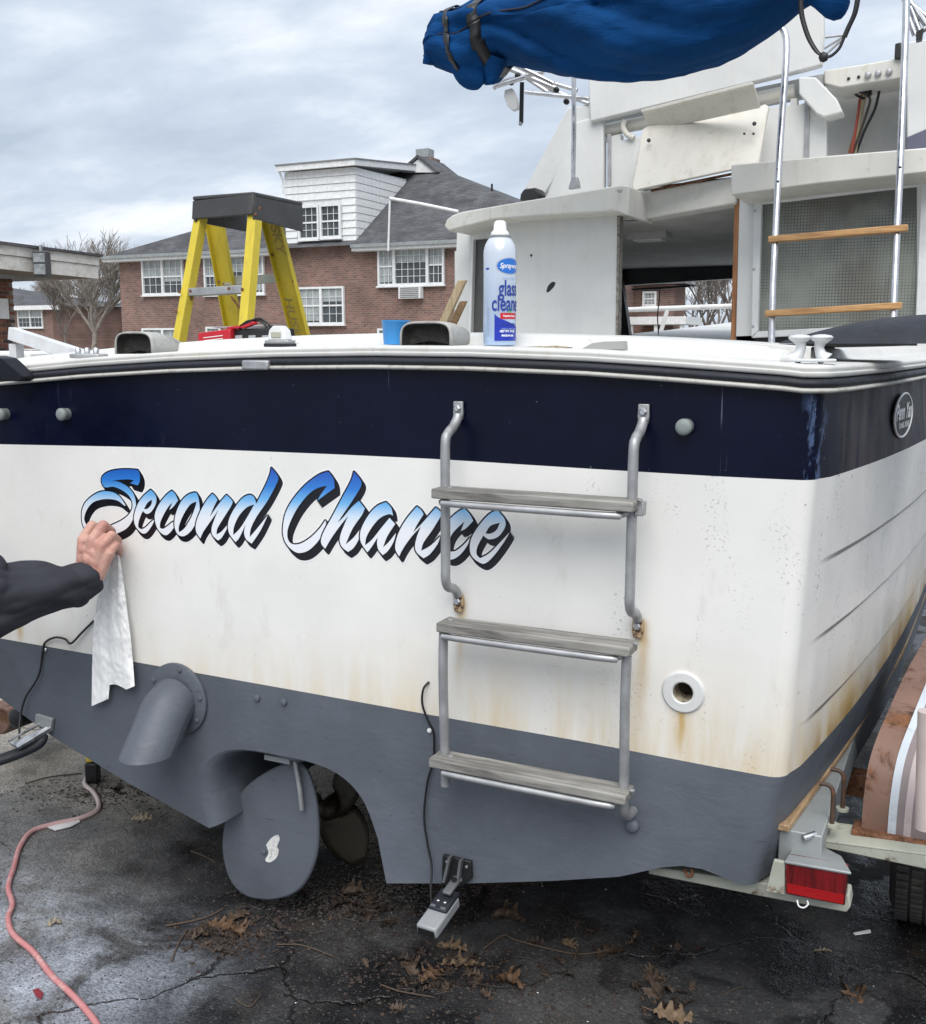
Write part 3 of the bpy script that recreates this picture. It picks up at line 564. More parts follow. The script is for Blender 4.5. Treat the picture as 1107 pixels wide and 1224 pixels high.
for p in [(819, 510), (77, 495), (4, 495)]:
    disc(PY(*p, -.01), .0165, .016, mat('grey_green_plastic', (.22, .25, .24), .5) if p[0] == 819 else bpy.data.materials['grey_green_plastic'], 'vent_cap', boat, prof=[(.0155, -.012), (.0155, .004), (.0165, .006), (.0165, .014), (.012, .018), (.004, .0185)])
for p in [(308, 834), (340, 839)]: disc(PY(*p, 0), .009, .008, M['bottom'], 'painted_bolt', boat, n=12)
for p in [(178/3.22, 580+632/3.22)]: disc(PY(*p, 0), .006, .006, M['ss'], 'screw', boat, n=10)
disc(PY(514, 873, 0), .006, .006, M['white'], 'cable_clip', boat, n=10)

# exhaust elbow
e0 = PY(214, 834, 0); fl = MB().lathe([(.092, -.001), (.096, .002), (.096, .009), (.092, .012), (.05, .0125)], e0, (0, -1, 0), 40)
ex = fl.build('exhaust_outlet', M['bottom'], boat)
for a in (78, 10, -35, 150, 215, 265):
    a = math.radians(a); disc(e0+Vector((.083*math.cos(a), -.011, .083*math.sin(a))), .007, .006, M['bottom'], 'bolt', ex, n=8)
ze = PY(173, 899, -.12); mb = MB(); n = 32; rows_ = []
path = [Vector((e0.x, -.008, e0.z)), Vector((e0.x, -.022, e0.z-.004)), Vector((e0.x, -.040, e0.z-.014)), Vector((e0.x, -.058, e0.z-.030))]
for i, p in enumerate(path):
    t = (path[min(i+1, len(path)-1)]-path[max(0, i-1)]).normalized(); w = t.cross(Vector((1, 0, 0))).normalized(); u = Vector((1, 0, 0)); r = .063+.005*i/3
    rows_.append([p+u*math.cos(a)*r+w*math.sin(a)*r for a in [2*math.pi*k/n for k in range(n+1)]])
t = Vector((0, -.60, -.80))
rows_.append([q+t*((ze.z-q.z)/t.z) for q in rows_[-1]]); pe = path[-1]+t*((ze.z-path[-1].z)/t.z)
rows_.append([(q-pe)*.93+pe for q in rows_[-1]])
rows_.append([q-t*.05 for q in rows_[-1]])
mb.grid(rows_); mb.build('pipe', M['bottom'], ex, sharp=.9)

# rudder, its bracket and the propeller in the tunnel
ro = [(322, 1077), (296, 1073), (276, 1056), (266, 1026), (266, 994), (276, 964), (294, 940), (318, 923), (340, 913), (356, 912), (368, 926), (377, 958), (380, 998), (376, 1030), (363, 1058), (345, 1072)]
rp = smoothpath(T(ro+[ro[0]], .10), 4)[:-1]
ru = MB().prism(rp, (0, .016, 0)).build('rudder', M['bottom'], boat, bevel=.006)
rc = T([(366, 916), (373, 916), (371, 1000), (362, 1000)], .118); 
MB().prism(T([(316, 902), (346, 908), (346, 914), (316, 908)], .055), (0, .05, 0)).build('rudder_arm', M['galv'], ru)
MB().tube(T([(352, 905), (358, 940), (361, 968)], .085), .007, 10).build('rudder_stock', M['alu'], ru)
an = smoothpath(T([(318, 1010), (324, 1002), (332, 998), (334, 1004), (331, 1012), (333, 1017), (330, 1026), (322, 1031), (317, 1028), (321, 1020), (318, 1010)], .0985), 3)[:-1]
MB().prism(an, (0, .004, 0)).build('bare_patch', mat('flaking_white_primer', (.70, .70, .68), .5, dirt=.6, dcol=(.05, .05, .05), damt=.8, ds=60), ru)
disc(PY(316, 1018, .099), .007, .006, M['bottom'], 'zinc_bolt', ru, n=12)
pc = PY(392, 968, .42); bz = m_rust('dull_bronze', (.045, .036, .024), .25, 9, .5, .5)
pr = MB().lathe([(.012, -.03), (.026, -.02), (.036, .03), (.034, .08)], pc, (0, 1, 0), 20).build('propeller', bz, boat)
for k in range(3):
    a0 = math.radians(-62+120*k); mb = MB(); g_ = []
    for i in range(9):
        r = lerp(.03, .19, i/8); wd = .085*math.sin(math.pi*min(1, .18+.80*i/8))**.6; row = []
        for j in range(7):
            s = (j/6-.5)*2; an_ = a0+s*wd/r*.75*(1 if i else .6); row.append(pc+Vector((r*math.cos(an_), .03+s*wd*.55*(1-.4*i/8), r*math.sin(an_))))
        g_.append(row)
    mb.grid(g_); mb.build('blade', bz, pr, solid=.006)
MB().tube([pc+Vector((0, -.02, 0)), pc+Vector((0, 1.2, .08))], .014, 12).build('propeller_shaft', M['alu'], pr)

# swim ladder bolted to the transom
XLs, XRs = PY(550, 488, 0).x, PY(771, 492, 0).x; sw = PY(550, 488, 0)
lad = MB(); SO = -.072
def zat(px_, py_, Y): return PY(px_, py_, Y).z
ladder_root = None
for sgn, X, tp, md, cor in ((-1, XLs, (550, 488), (547, 718), 893), (1, XRs, (771, 492), (763, 748), 932)):
    zt = zat(*tp, -.01); zm = zat(*md, -.01)
    path = [Vector((X, -.010, zt-.016)), Vector((X, -.018, zt-.027)), Vector((X, -.035, zt-.040)), Vector((X, -.060, zt-.052)), Vector((X, SO, zt-.075)), Vector((X, SO, zt-.2)), Vector((X, SO, zm+.10)), Vector((X, SO, zm+.062)), Vector((X, -.060, zm+.042)), Vector((X, -.035, zm+.034)), Vector((X, -.020, zm+.024)), Vector((X, -.012, zm+.014))]
    mb = MB().tube(smoothpath(path, 4), .0105, 14)
    if ladder_root is None: ladder_root = mb.build('swim_ladder', M['alu'], boat)
    else: mb.build('ladder_rail', M['alu'], ladder_root)
    for zz, mm, nm in ((zt, M['alu'], 'bracket'), (zm, m_rust('rust_streaked_steel', (.50, .36, .22), .62, 40, .5, .2) if sgn < 0 else bpy.data.materials['rust_streaked_steel'], 'hinge_bracket')):
        b_ = MB().prism([(X-.011, -.003, zz+.015), (X+.011, -.003, zz+.015), (X+.012, -.003, zz-.010), (X+.009, -.003, zz-.026), (X-.009, -.003, zz-.026), (X-.012, -.003, zz-.010)], (0, -.009, 0)).build(nm, mm, ladder_root, bevel=.002)
        MB().lathe([(.0085, 0), (.0085, .006), (.006, .008)], Vector((X, -.012, zz)), (0, -1, 0), 6).build('bolt', M['ss'], ladder_root, smooth=False)
    # lower, hinged section
    Xl = X+(.0 if sgn < 0 else 0); zb = zat(*((521, 945) if sgn < 0 else (750, 975)), -.05)
    pl = [Vector((X, SO-.010, zm-.045)), Vector((X, SO-.014, zm-.15)), Vector((X, SO-.006, zb+.09)), Vector((X, SO-.004, zb+.03))]
    if sgn > 0: pl += [Vector((X, SO+.01, zb+.008)), Vector((X, -.04, zb-.004)), Vector((X, -.005, zb-.008))]
    MB().tube(smoothpath(pl, 4), .0105, 14).build('lower_rail', M['alu'], ladder_root)
disc(Vector((XRs, -.001, zat(757, 985, 0)-.0)), .015, .018, M['bottom'], 'rubber_foot', ladder_root, n=14)
for (pf, pb_) in (((515, 590), None), ((521, 750), None), ((512, 912), None)):
    y0 = -.058; d = .062; zf = zat(pf[0], pf[1], y0-d); x0 = PY(pf[0], pf[1], y0-d).x; x1 = XRs+.016
    st = MB(); nx = 18; th = .021
    st.box((x0, y0-d, zf-th*.5), (x1, y0, zf+th*.5)); st.build('step', M['teak'], ladder_root, bevel=.003)
    for X in (XLs, XRs): MB().lathe([(.006, 0), (.006, .002), (.002, .003)], Vector((X+.02, y0-.03, zf+th*.5)), (0, 0, 1), 10).build('screw', M['alu'], ladder_root)
    MB().tube(smoothpath([Vector((XLs+.004, SO, zf-.016)), Vector((XLs+.016, SO-.028, zf-.019)), Vector((XLs+.04, SO-.042, zf-.020)), Vector((XRs-.05, SO-.042, zf-.020)), Vector((XRs-.018, SO-.030, zf-.019)), Vector((XRs-.004, SO, zf-.016))], 4), .0075, 10).build('step_bar', M['alu'], ladder_root)
MB().box((-.004, -.012, -.014), (.014, .012, .014), c=Vector((XRs+.012, SO, zat(770, 608, SO)))).build('latch', M['alu'], ladder_root, bevel=.002)

# transducers and their cables
def cable(pts, r, name, parent, m=None, k=6): return MB().tube(smoothpath(pts, k), r, 8).build(name, m or M['cable'], parent, sharp=1.5)
td = MB().prism(T([(531, 1020), (565, 1028), (566, 1048), (549, 1062), (530, 1055)], -.003), (0, -.010, 0)).build('fish_finder_transducer', M['black'], boat, bevel=.002)
for p in [(535, 1030), (558, 1036), (551, 1052)]: disc(PY(*p, -.013), .0045, .004, M['ss'], 'screw', td, n=10)
for a_, b_ in (((540, 1022), (533, 1052)), ((553, 1026), (549, 1056))):
    MB().prism([PY(a_[0]-1.5, a_[1], -.013), PY(a_[0]+1.5, a_[1], -.013), PY(b_[0]+1.5, b_[1], -.013), PY(b_[0]-1.5, b_[1], -.013)], (0, -.014, 0)).build('bracket_rib', mat('mid_grey_plastic', (.11, .115, .12), .45) if 'mid_grey_plastic' not in bpy.data.materials else bpy.data.materials['mid_grey_plastic'], td)
G = bpy.data.materials['mid_grey_plastic']
q0 = PY(546, 1048, -.02); q1 = PY(532, 1076, -.065); q2 = PY(498, 1114, -.20)
ax = (q2-q0).normalized(); sd_ = Vector((1, 0, 0)); sd_ = (sd_-ax*ax.dot(sd_)).normalized(); nm_ = sd_.cross(ax).normalized()
if nm_.z < 0: nm_ = -nm_
def obox(c, hx, hl, hn): return [c+sd_*a*hx+ax*b*hl+nm_*d*hn for a in (-1, 1) for b in (-1, 1) for d in (-1, 1)]
BF = [(0, 1, 3, 2), (4, 6, 7, 5), (0, 4, 5, 1), (2, 3, 7, 6), (0, 2, 6, 4), (1, 5, 7, 3)]
MB().add(obox(q0+(q1-q0)*.35, .011, .032, .005), BF).build('arm', G, td, bevel=.004)
MB().lathe([(.007, 0), (.007, .0015)], q0+(q1-q0)*.2+nm_*.005, nm_, 16).build('arm_slot', M['black'], td)
MB().add(obox(q1+ax*.004, .024, .034, .007), BF).build('cradle', M['rubber'], td, bevel=.004)
bod = MB().add(obox(q1+ax*.034-nm_*.014, .026, .056, .014), BF).build('sonar_body', mat('grey_sonar_plastic', (.27, .28, .29), .4), td, bevel=.005)
MB().add(obox(q1+ax*.0905-nm_*.016, .021, .0012, .0085), BF).build('sonar_window', M['black'], td)
for s in (-1, 1):
    MB().tube([q1+ax*.03+sd_*(s*.013-.006)+nm_*.004, q1+ax*.03+sd_*(s*.013+.006)+nm_*.004], .005, 10).build('clamp_lug', G, td)
    disc(q1+ax*.014+sd_*s*.009+nm_*.007, .0045, .004, M['ss'], 'screw', td, n=8, ax=nm_)
cable([PY(*p, y) for p, y in [((513, 815), -.002), ((506, 824), -.012), ((505, 842), -.016), ((512, 862), -.014), ((518, 874), -.010), ((519, 890), -.008), ((518, 910), -.008), ((511, 935), -.010), ((507, 975), -.012), ((511, 1008), -.014), ((516, 1035), -.02), ((515, 1065), -.04), ((516, 1082), -.05)]], .0028, 'sonar_cable', td)
tb = MB().prism(T([(46, 852), (66, 858), (64, 873), (45, 864)], -.001), (0, -.012, 0)).build('trolling_transducer', M['galv'], boat, bevel=.002)
MB().prism([PY(57, 868, -.01), PY(61, 872, -.01), PY(22, 893, -.10), PY(12, 888, -.10)], (0, 0, -.006)).build('bracket_arm', M['ss'], tb)
MB().tube([PY(46, 866, -.012), PY(10, 886, -.11)], .004, 8).build('bracket_rod', M['ss'], tb); MB().tube([PY(60, 870, -.012), PY(20, 894, -.11)], .004, 8).build('bracket_rod', M['ss'], tb)
pth = smoothpath([PY(56, 878, -.02), PY(44, 890, -.045), PY(18, 902, -.09), PY(-20, 915, -.15), PY(-70, 932, -.24)], 4)
MB().tube(pth, [.006, .012, .016]+[.019]*(len(pth)-6)+[.016, .012, .008], 14, flat=.8).build('transducer_body', M['rubber'], tb)
cable([PY(*p, y) for p, y in [((112, 742), -.003), ((98, 756), -.008), ((85, 769), -.010), ((78, 764), -.010), ((66, 762), -.008), ((54, 768), -.006), ((51, 780), -.006), ((46, 808), -.012), ((30, 835), -.015), ((24, 860), -.03), ((23, 888), -.07)]], .0032, 'transducer_cable', tb)

# maker's oval badge on the starboard quarter
bc = PX(1076, 496, .12)
for _ in range(60):
    q_ = PY(1076, 496, bc.y); bc = Vector((q_.x, bc.y-(q_.x-(XC+flare(bc.y, q_.z)))*-1.2, q_.z))
bc = PY(1076, 496, bc.y); sx_ = flare(bc.y+.1, bc.z)-flare(bc.y-.1, bc.z)
tdir = Vector((sx_, .2, 0)).normalized(); ndir = Vector((tdir.y, -tdir.x, 0)); bc = Vector((XC+flare(bc.y, bc.z), bc.y, bc.z))
def on_badge(u, v, d): return bc+tdir*u+Vector((0, 0, v))+ndir*d
ell = [(math.cos(a), math.sin(a)) for a in [2*math.pi*k/40 for k in range(40)]]; BA, BB = .112, .052
bg = MB().prism([on_badge(BA*u, BB*v, .002) for u, v in ell], ndir*.006).build('oval_badge', M['black'], boat)
MB().tube([on_badge(BA*u, BB*v, .008) for u, v in ell+[ell[0]]], .0028, 6).build('badge_rim', M['white'], bg)
for body, sz, du, dv, sh in (('Penn Yan', .052, 0, .008, .25), ('TUNNEL DRIVES', .0185, .004, -.024, .25)):
    v, f = text_mesh(body, sz, sh, .0006 if sz < .03 else .0016); MB().add([on_badge(x+du, y+dv, .0092) for x, y, _ in v], f).build('badge_text', M['white'], bg, smooth=False)
# ------------------------------------------------------------------ cabin
def part(px_, Y, d, name, m, parent, bevel=.006, **k): return MB().slab(px_, Y, d).build(name, m, parent, bevel=bevel, **k)
YB = 2.7
ceil_z = PY(800, 320, 5.0).z; 
# roof of the cabin: dropping gently forward
zt = PY(640, 238, 2.35).z
roofp = part([(531, 270), (534, 262), (541, 257), (552, 253), (640, 238), (742, 221), (752, 222), (752, 258), (737, 252), (640, 258), (590, 262), (536, 276)], 2.35, .36, 'cabin_brow', M['gel'], boat, .006)
part([(756, 231), (880, 211), (880, 243), (770, 262), (756, 262)], 2.62, .12, 'brow_recess', M['gel'], roofp)
# ceiling inside and roof deck over it
xl, xr = PY(548, 260, YB).x, .12
mb = MB(); za = PY(765, 262, 2.74).z-.005; zb_ = PY(880, 243, 2.74).z-.005; xm = PY(765, 262, 2.74).x; xn = PY(880, 243, 2.74).x
for dz in (0, .05): mb.add([(xl, 2.74, za+dz), (xm, 2.74, za+dz), (xn, 2.74, zb_+dz), (xr, 2.74, zb_+dz), (xr, 5.1, ceil_z+dz), (xl, 5.1, ceil_z+dz)], [(0, 1, 5), (1, 2, 4, 5), (2, 3, 4)])
mb.build('cabin_ceiling', M['greyin'], boat, recalc=False)
lf = PY(777, 273, 3.2); cl = MB().box((-.10, -.07, -.02), (.10, .07, .03), c=(lf.x, lf.y, lf.z-.035)).build('ceiling_lamp', M['greyin'], boat, bevel=.006)
MB().box((-.07, -.05, -.028), (.07, .05, -.0205), c=(lf.x, lf.y, lf.z-.035)).build('lamp_lens', M['white'], cl)
# starboard brow over the window, standing further aft
part([(874, 197), (980, 187), (1125, 175), (1125, 204), (980, 219), (874, 233)], 2.28, .46, 'side_brow', M['gel'], boat, .005)
# port window, its frame and the loose white panel leaned across the doorway
part([(546, 270), (564, 268), (560, 425), (541, 425), (544, 330)], 2.62, .10, 'cabin_post', M['gelc'], boat)
pwf = part([(564, 268), (606, 263), (606, 283), (566, 286), (562, 425), (558, 425)], 2.60, .05, 'port_window_frame', M['whitetrim'], boat, .003)
part([(566, 284), (606, 281), (602, 425), (562, 425)], 2.63, .006, 'pane', mat('dark_grimy_glass', (.085, .085, .08), .35, dirt=.5, dcol=(.16, .16, .15), damt=.5, ds=20, bump=0), pwf, 0)
pan = part([(592, 261), (738, 251), (739, 300), (736, 425), (597, 425)], 2.52, .035, 'white_panel', M['gelc'], boat, .004, label='loose white panel standing across the cabin doorway')
part([(738, 254), (741, 257), (738, 425), (735.5, 425)], 2.515, .05, 'panel_edge', mat('grimy_panel_edge', (.30, .28, .25), .8, dirt=.9, dcol=(.04, .03, .02), damt=.8, ds=60), pan, 0)
hk = smoothpath(T([(653, 349), (655, 342), (660, 337), (664, 338), (662, 343), (656, 349), (653, 349)], 2.5195), 3)[:-1]; MB().prism(hk, (0, .001, 0)).build('worn_hole', M['black'], pan)
MB().prism(T([(633, 304), (637, 304), (635, 308)], 2.5195), (0, .001, 0)).build('screw_hole', M['black'], pan)
# doorway: dark header, windscreen frame beyond
part([(730, 323), (890, 314), (890, 332), (730, 342)], 5.0, .08, 'windscreen_header', M['black'], boat, 0)
part([(738, 335), (743, 335), (756, 425), (736, 425)], 4.6, .06, 'windscreen_pillar', M['black'], boat, 0)
part([(700, 225), (742, 228), (742, 425), (700, 425)], 4.9, .04, 'cabin_side_lining', M['black'], boat, 0)
wp = part([(755, 345), (790, 342.6), (825, 341), (825, 343), (790, 345.5), (755, 347)], 4.95, .02, 'windscreen_wiper', M['black'], boat, 0)
MB().tube(smoothpath(T([(789, 343), (788, 360), (786, 378), (787, 400), (784, 420)], 4.93), 4), .004, 6).build('wiper_wire', M['cable'], wp)
br = MB().tube(T([(730, 371), (900, 365)], 5.6), .018, 8).build('bow_rail', M['white'], boat); MB().tube(T([(798, 370), (783, 420)], 5.6), .016, 8).build('rail_post', M['white'], br)
# wooden strip, starboard post, starboard window
part([(878, 237), (884, 236), (879, 425), (873, 425)], 2.66, .03, 'varnished_strip', M['trim'], boat, .002)
part([(884, 232), (905, 230), (903, 425), (879, 425)], 2.64, .08, 'starboard_post', M['gelc'], boat, .004)
part([(1096, 205), (1130, 202), (1130, 420), (1096, 420)], 2.62, .1, 'side_post', M['gelc'], boat, .004)
swf = part([(901, 235), (1108, 211), (1108, 221), (910, 244)], 2.60, .05, 'starboard_window_frame', M['whitetrim'], boat, .004)
part([(901, 235), (911, 244), (906, 396), (898, 403)], 2.60, .05, 'frame_side', M['whitetrim'], swf, .004); part([(1101, 221), (1110, 212), (1108, 403), (1094, 391)], 2.60, .05, 'frame_side', M['whitetrim'], swf, .004)
part([(906, 396), (1096, 386), (1100, 395), (898, 404)], 2.60, .05, 'frame_sill', M['whitetrim'], swf, .004)
part([(880, 402), (1120, 392), (1120, 440), (880, 440)], 2.64, .05, 'lower_bulkhead', M['black'], boat, 0)
def m_screen():
    g = NG('insect_screen_over_glass'); x, y, z = g.xyz()
    def grid_(v, p): f = g.M('FRACT', g.M('DIVIDE', v, p)); return g.ramp(g.M('ABSOLUTE', g.M('SUBTRACT', f, .5)), .30, .42)
    gr = g.M('MAXIMUM', grid_(x, .0128), grid_(z, .0128))
    c = g.mix(g.ramp(g.noise(g.P, 2.6, 4, .6), .35, .65), (.17, .185, .16), (.27, .285, .25))
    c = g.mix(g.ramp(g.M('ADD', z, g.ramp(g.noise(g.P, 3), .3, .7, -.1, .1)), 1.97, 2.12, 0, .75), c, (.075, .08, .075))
    c = g.mix(g.ramp(g.noise(g.sc(g.P, (2, 2, .6)), 3.5, 4, .6), .5, .66, 0, .5), c, (.15, .12, .09))
    vis = g.M('MULTIPLY', gr, g.ramp(g.noise(g.P, 3.4, 3), .35, .6, .15, .75)); c = g.mix(vis, c, (.06, .065, .06))
    return g.done(c, .42, 0, g.bump(gr, .3, .001))
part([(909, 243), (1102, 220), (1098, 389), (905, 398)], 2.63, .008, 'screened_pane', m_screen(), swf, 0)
for p in [(916, 235), (1002, 226), (1096, 215), (902, 252), (901, 322), (900, 390)]: disc(PY(*p, 2.598), .006, .003, M['alu'], 'screw', swf, n=8)
# cabin shell that the photograph does not show from here
MB().box((xr-.02, 2.8, 1.5), (xr+.02, 5.05, 2.05)).build('cabin_side', M['gelc'], boat); MB().box((xl-.04, 2.74, 1.5), (xl, 4.9, 2.0)).build('cabin_side', M['gelc'], boat)

# ------------------------------------------------------------------ flybridge
fb_ = part([(703, 100), (705, 146), (960, 84), (982, 78), (985, 40), (983, -60), (706, -60)], 2.75, .05, 'flybridge_bulkhead', M['gelc'], boat, .008)
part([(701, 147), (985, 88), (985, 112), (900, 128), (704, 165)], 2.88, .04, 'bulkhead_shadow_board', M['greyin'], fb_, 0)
MB().tube(T([(715, 158), (772, 146), (860, 128), (950, 109)], 2.84), .030, 14).build('seat_tube', M['gelcream'], fb_)
MB().tube(smoothpath(T([(747, 143), (745, 152), (750, 161), (758, 165)], 2.79), 4), .013, 10).build('tube_hook', M['gelcream'], fb_)
part([(715, 148), (722, 146), (722, 168), (715, 168)], 2.80, .06, 'end_bracket', M['alu'], fb_, .003)
part([(728, 163), (742, 160), (742, 168), (766, 163), (766, 245), (727, 235)], 2.80, .05, 'locker_front', M['gelc'], boat, .003)
part([(905, 131), (945, 125), (945, 118), (953, 117), (953, 126), (975, 118), (988, 125), (988, 200), (905, 205)], 2.80, .05, 'locker_side', M['gelc'], boat, .003)
part([(962, 114), (968, 113), (967, 195), (961, 195)], 2.79, .012, 'aluminium_strip', M['alu'], boat, .001); part([(720, 163), (724, 164), (724, 222), (719, 220)], 2.84, .01, 'dark_gap', M['black'], boat, 0)
part([(726, 160), (730, 160), (730, 222), (726, 222)], 2.79, .015, 'aluminium_strip', M['alu'], boat, .001)
# tip-up seat: back board and lid, tilted
def tilt(px_, Ya, Yb, name, m, parent, th=.02, bevel=.006, ya=None, yb=None):
    ys = [p[1] for p in px_]; lo, hi = min(ys), max(ys); pts = [PY(p[0], p[1], lerp(Ya, Yb, (p[1]-lo)/(hi-lo))) for p in px_]
    return MB().prism(pts, (0, th, 0)).build(name, m, parent, bevel=bevel)
seat = tilt([(768, 154), (775, 150), (905, 128), (914, 124), (919, 127), (912, 165), (907, 196), (758, 228), (755, 222), (762, 185)], 2.70, 2.52, 'tip_up_seat', M['gelcream'], boat, .03)
tilt([(767, 134), (899, 100), (902, 103), (909, 128), (850, 141), (778, 156)], 2.50, 2.68, 'seat_lid', M['gelcream'], seat, .018)
tilt([(766, 131), (899, 97.5), (901, 101), (767, 135)], 2.49, 2.50, 'lid_edge', M['gelcream'], seat, .03, .003)
for p, w in (((776, 168), 1), ((890, 160), .6), ((902, 148), 1), ((901, 160), .6)): disc(PY(*p, 2.60), .009*w, .010, M['cap'], 'seat_fitting', seat, n=10)
part([(778, 226), (876, 206), (876, 209), (778, 229)], 2.60, .01, 'hinge_gap', M['rust'], seat, 0)
disc(PY(741, 228, 2.34), .010, .01, M['alu'], 'cleat_bolt', boat, n=10)
# armrest block, instrument shelf and the open grey locker behind
part([(955, 92), (975, 92), (1000, 118), (1007, 134), (985, 140), (976, 136), (955, 112)], 2.72, .12, 'armrest', M['gelc'], boat, .006)
shelf = part([(985, 84), (1030, 77), (1085, 67), (1085, 92), (1040, 99), (1005, 105), (985, 100)], 2.86, .25, 'instrument_shelf', M['gel'], boat, .006)
for x_, y_ in ((1014.5, 94), (1026.5, 92)): disc(PY(x_, y_, 2.858), .007, .004, M['black'], 'knob_hole', shelf, n=10)
for x_, y_ in ((1038, 90), (1050, 88), (1063, 86)): disc(PY(x_, y_, 2.858), .014, .016, M['alu'], 'knob', shelf, n=12)
part([(985, 95), (1092, 80), (1092, 205), (985, 205)], 3.15, .04, 'locker_lining', M['greyin'], boat, 0)
for i, (c_, pts) in enumerate([((.30, .12, .04), [(1022, 105), (1030, 115), (1027, 140), (1020, 165), (1015, 183)]), ((.02, .02, .02), [(1052, 104), (1046, 130), (1034, 155), (1024, 182)]), ((.45, .38, .25), [(1036, 108), (1031, 125), (1026, 150), (1021, 183)]), ((.02, .02, .02), [(1016, 105), (1026, 115), (1034, 118)]), ((.06, .05, .04), [(1030, 110), (1040, 118), (1036, 135), (1028, 160), (1019, 184)]), ((.30, .05, .03), [(1028, 118), (1025, 140), (1022, 160), (1018, 183)])]):
    MB().tube(smoothpath(T(pts, 3.05-.01*i), 5), .006 if i != 2 else .011, 6).build('loose_wire', mat('wire_colour', c_, .5, bump=0), shelf)
for k in range(3): MB().tube(smoothpath(T([(1022+k*8, 106), (1032+k*4, 110+k*2), (1040, 104)], 3.0), 4), .008, 6).build('loose_wire', M['cable'], shelf)
part([(1084, 50), (1125, 44), (1125, 160), (1084, 165)], 2.80, .3, 'console_side', M['gelc'], boat, .006)
part([(1084, 164), (1107, 154), (1125, 156), (1125, 190), (1084, 190)], 2.79, .3, 'console_cushion', mat('slate_blue_vinyl', (.12, .12, .17), .5), boat, .004)
part([(1070, 52), (1077, 50), (1078, 70), (1069, 70)], 2.84, .05, 'black_lamp', M['black'], boat, .004)
# sloping port wing of the flybridge
part([(678, 128), (706, 124), (706, 150), (700, 160), (652, 232), (626, 226)], 2.80, .30, 'flybridge_wing', M['gelc'], boat, .01)
part([(688, 146), (700, 142), (721, 140), (722, 240), (650, 240)], 2.78, .04, 'wing_lining', M['gelc'], boat, .008)
part([(622, 232), (626, 226), (640, 224), (644, 231), (641, 238), (621, 240)], 2.62, .1, 'black_scoop', M['black'], boat, .006)
part([(660, 243), (760, 228), (880, 211), (1125, 196), (1125, 190), (660, 236)], 2.95, 1.5, 'flybridge_floor', M['gelc'], boat, 0)

# ------------------------------------------------------------------ boarding ladder up to the flybridge, and rails
fl_ = MB(); yl = lambda y: lerp(2.25, 1.95, min(1, max(0, y/400)))
def TL(pts): return [PY(x, y, yl(y)) for x, y in pts]
lr = MB().tube(smoothpath(TL([(912, 31), (920, 29), (930, 30), (937, 37), (940, 48), (940, 70), (937, 110), (932, 180), (928, 260), (924, 340), (922, 420)]), 4), .0125, 14).build('flybridge_ladder', M['ss'], boat)
MB().tube(TL([(1084, -40), (1083, 30), (1080, 100), (1076, 200), (1071, 300), (1067, 400)]), .0125, 14).build('ladder_rail', M['ss'], lr)
for a_, b_ in (((918, 286), (1085, 272)), ((914, 375), (1078, 365))):
    pa = PY(*a_, yl(a_[1])-.03); pb = PY(*b_, yl(b_[1])-.03); MB().prism([pa+Vector((0, 0, -.011)), pb+Vector((0, 0, -.011)), pb+Vector((0, 0, .012)), pa+Vector((0, 0, .012))], (0, .055, 0)).build('rung', M['oak'], lr, bevel=.003)
for p in [(930, 217), (1076, 200)]: disc(PY(*p, yl(p[1])-.012), .005, .003, M['black'], 'rail_bolt', lr, n=8)
ps_ = MB().tube(T([(685, 224), (686, 160), (686, 60)], 2.42), .0105, 12).build('bimini_post', M['ss'], boat)
MB().prism(T([(679, 226), (681, 218), (684, 211), (689, 211), (691, 218), (692, 224)], 2.40), (0, .03, 0)).build('post_foot', M['alu'], ps_, bevel=.003)
fr_ = MB().tube(T([(600, 78), (665, 106)], 2.30), .011, 10).build('bimini_frame', M['ss'], boat)
for a_, b_, Y in [((606, 72), (662, 100), 2.15), ((592, 98), (650, 86), 2.2), ((628, 110), (704, 118), 2.5), ((590, 104), (628, 92), 2.1), ((622, 88), (655, 110), 2.6), ((590, 106), (600, 94), 2.1), ((612, 84), (690, 108), 2.7), ((640, 100), (704, 124), 2.8)]:
    MB().tube(T([a_, b_], Y), .0095, 10).build('frame_tube', M['ss'], fr_)
part([(603, 107), (612, 105), (618, 118), (620, 130), (613, 133), (606, 126), (602, 115)], 2.12, .02, 'white_bracket', M['white'], fr_, .004)
part([(621.5, 98), (626, 98), (625, 147), (620.5, 147)], 2.10, .006, 'black_strap', M['black'], fr_, 0)
disc(PY(622.5, 148, 2.098), .009, .006, M['alu'], 'strap_buckle', fr_, n=8)
for p in [(598, 84), (612, 99), (666, 108), (678, 122), (620, 91)]: disc(PY(*p, 2.12), .012, .02, M['black'], 'tube_clamp', fr_, n=10)
for a_, b_ in [((1083, 0), (1110, 22)), ((1088, 2), (1107, 30)), ((1078, 0), (1088, -4)), ((1088, 8), (1100, 40)), ((1086, 20), (1094, 42)), ((1094, 42), (1112, 30)), ((1096, 10), (1118, 46))]:
    MB().tube(T([a_, b_], 2.5), .011, 8).build('frame_tube', M['ss'], fr_)
part([(1095, 38), (1104, 33), (1102, 47), (1095, 49)], 2.45, .03, 'tube_clamp', M['black'], fr_, 0)
for a_, b_ in [((983, 45), (1008, 42)), ((985, 58), (1008, 44)), ((984, 68), (1006, 48))]: MB().tube(T([a_, b_], 3.3), .006, 6).build('frame_tube', M['alu'], fr_)

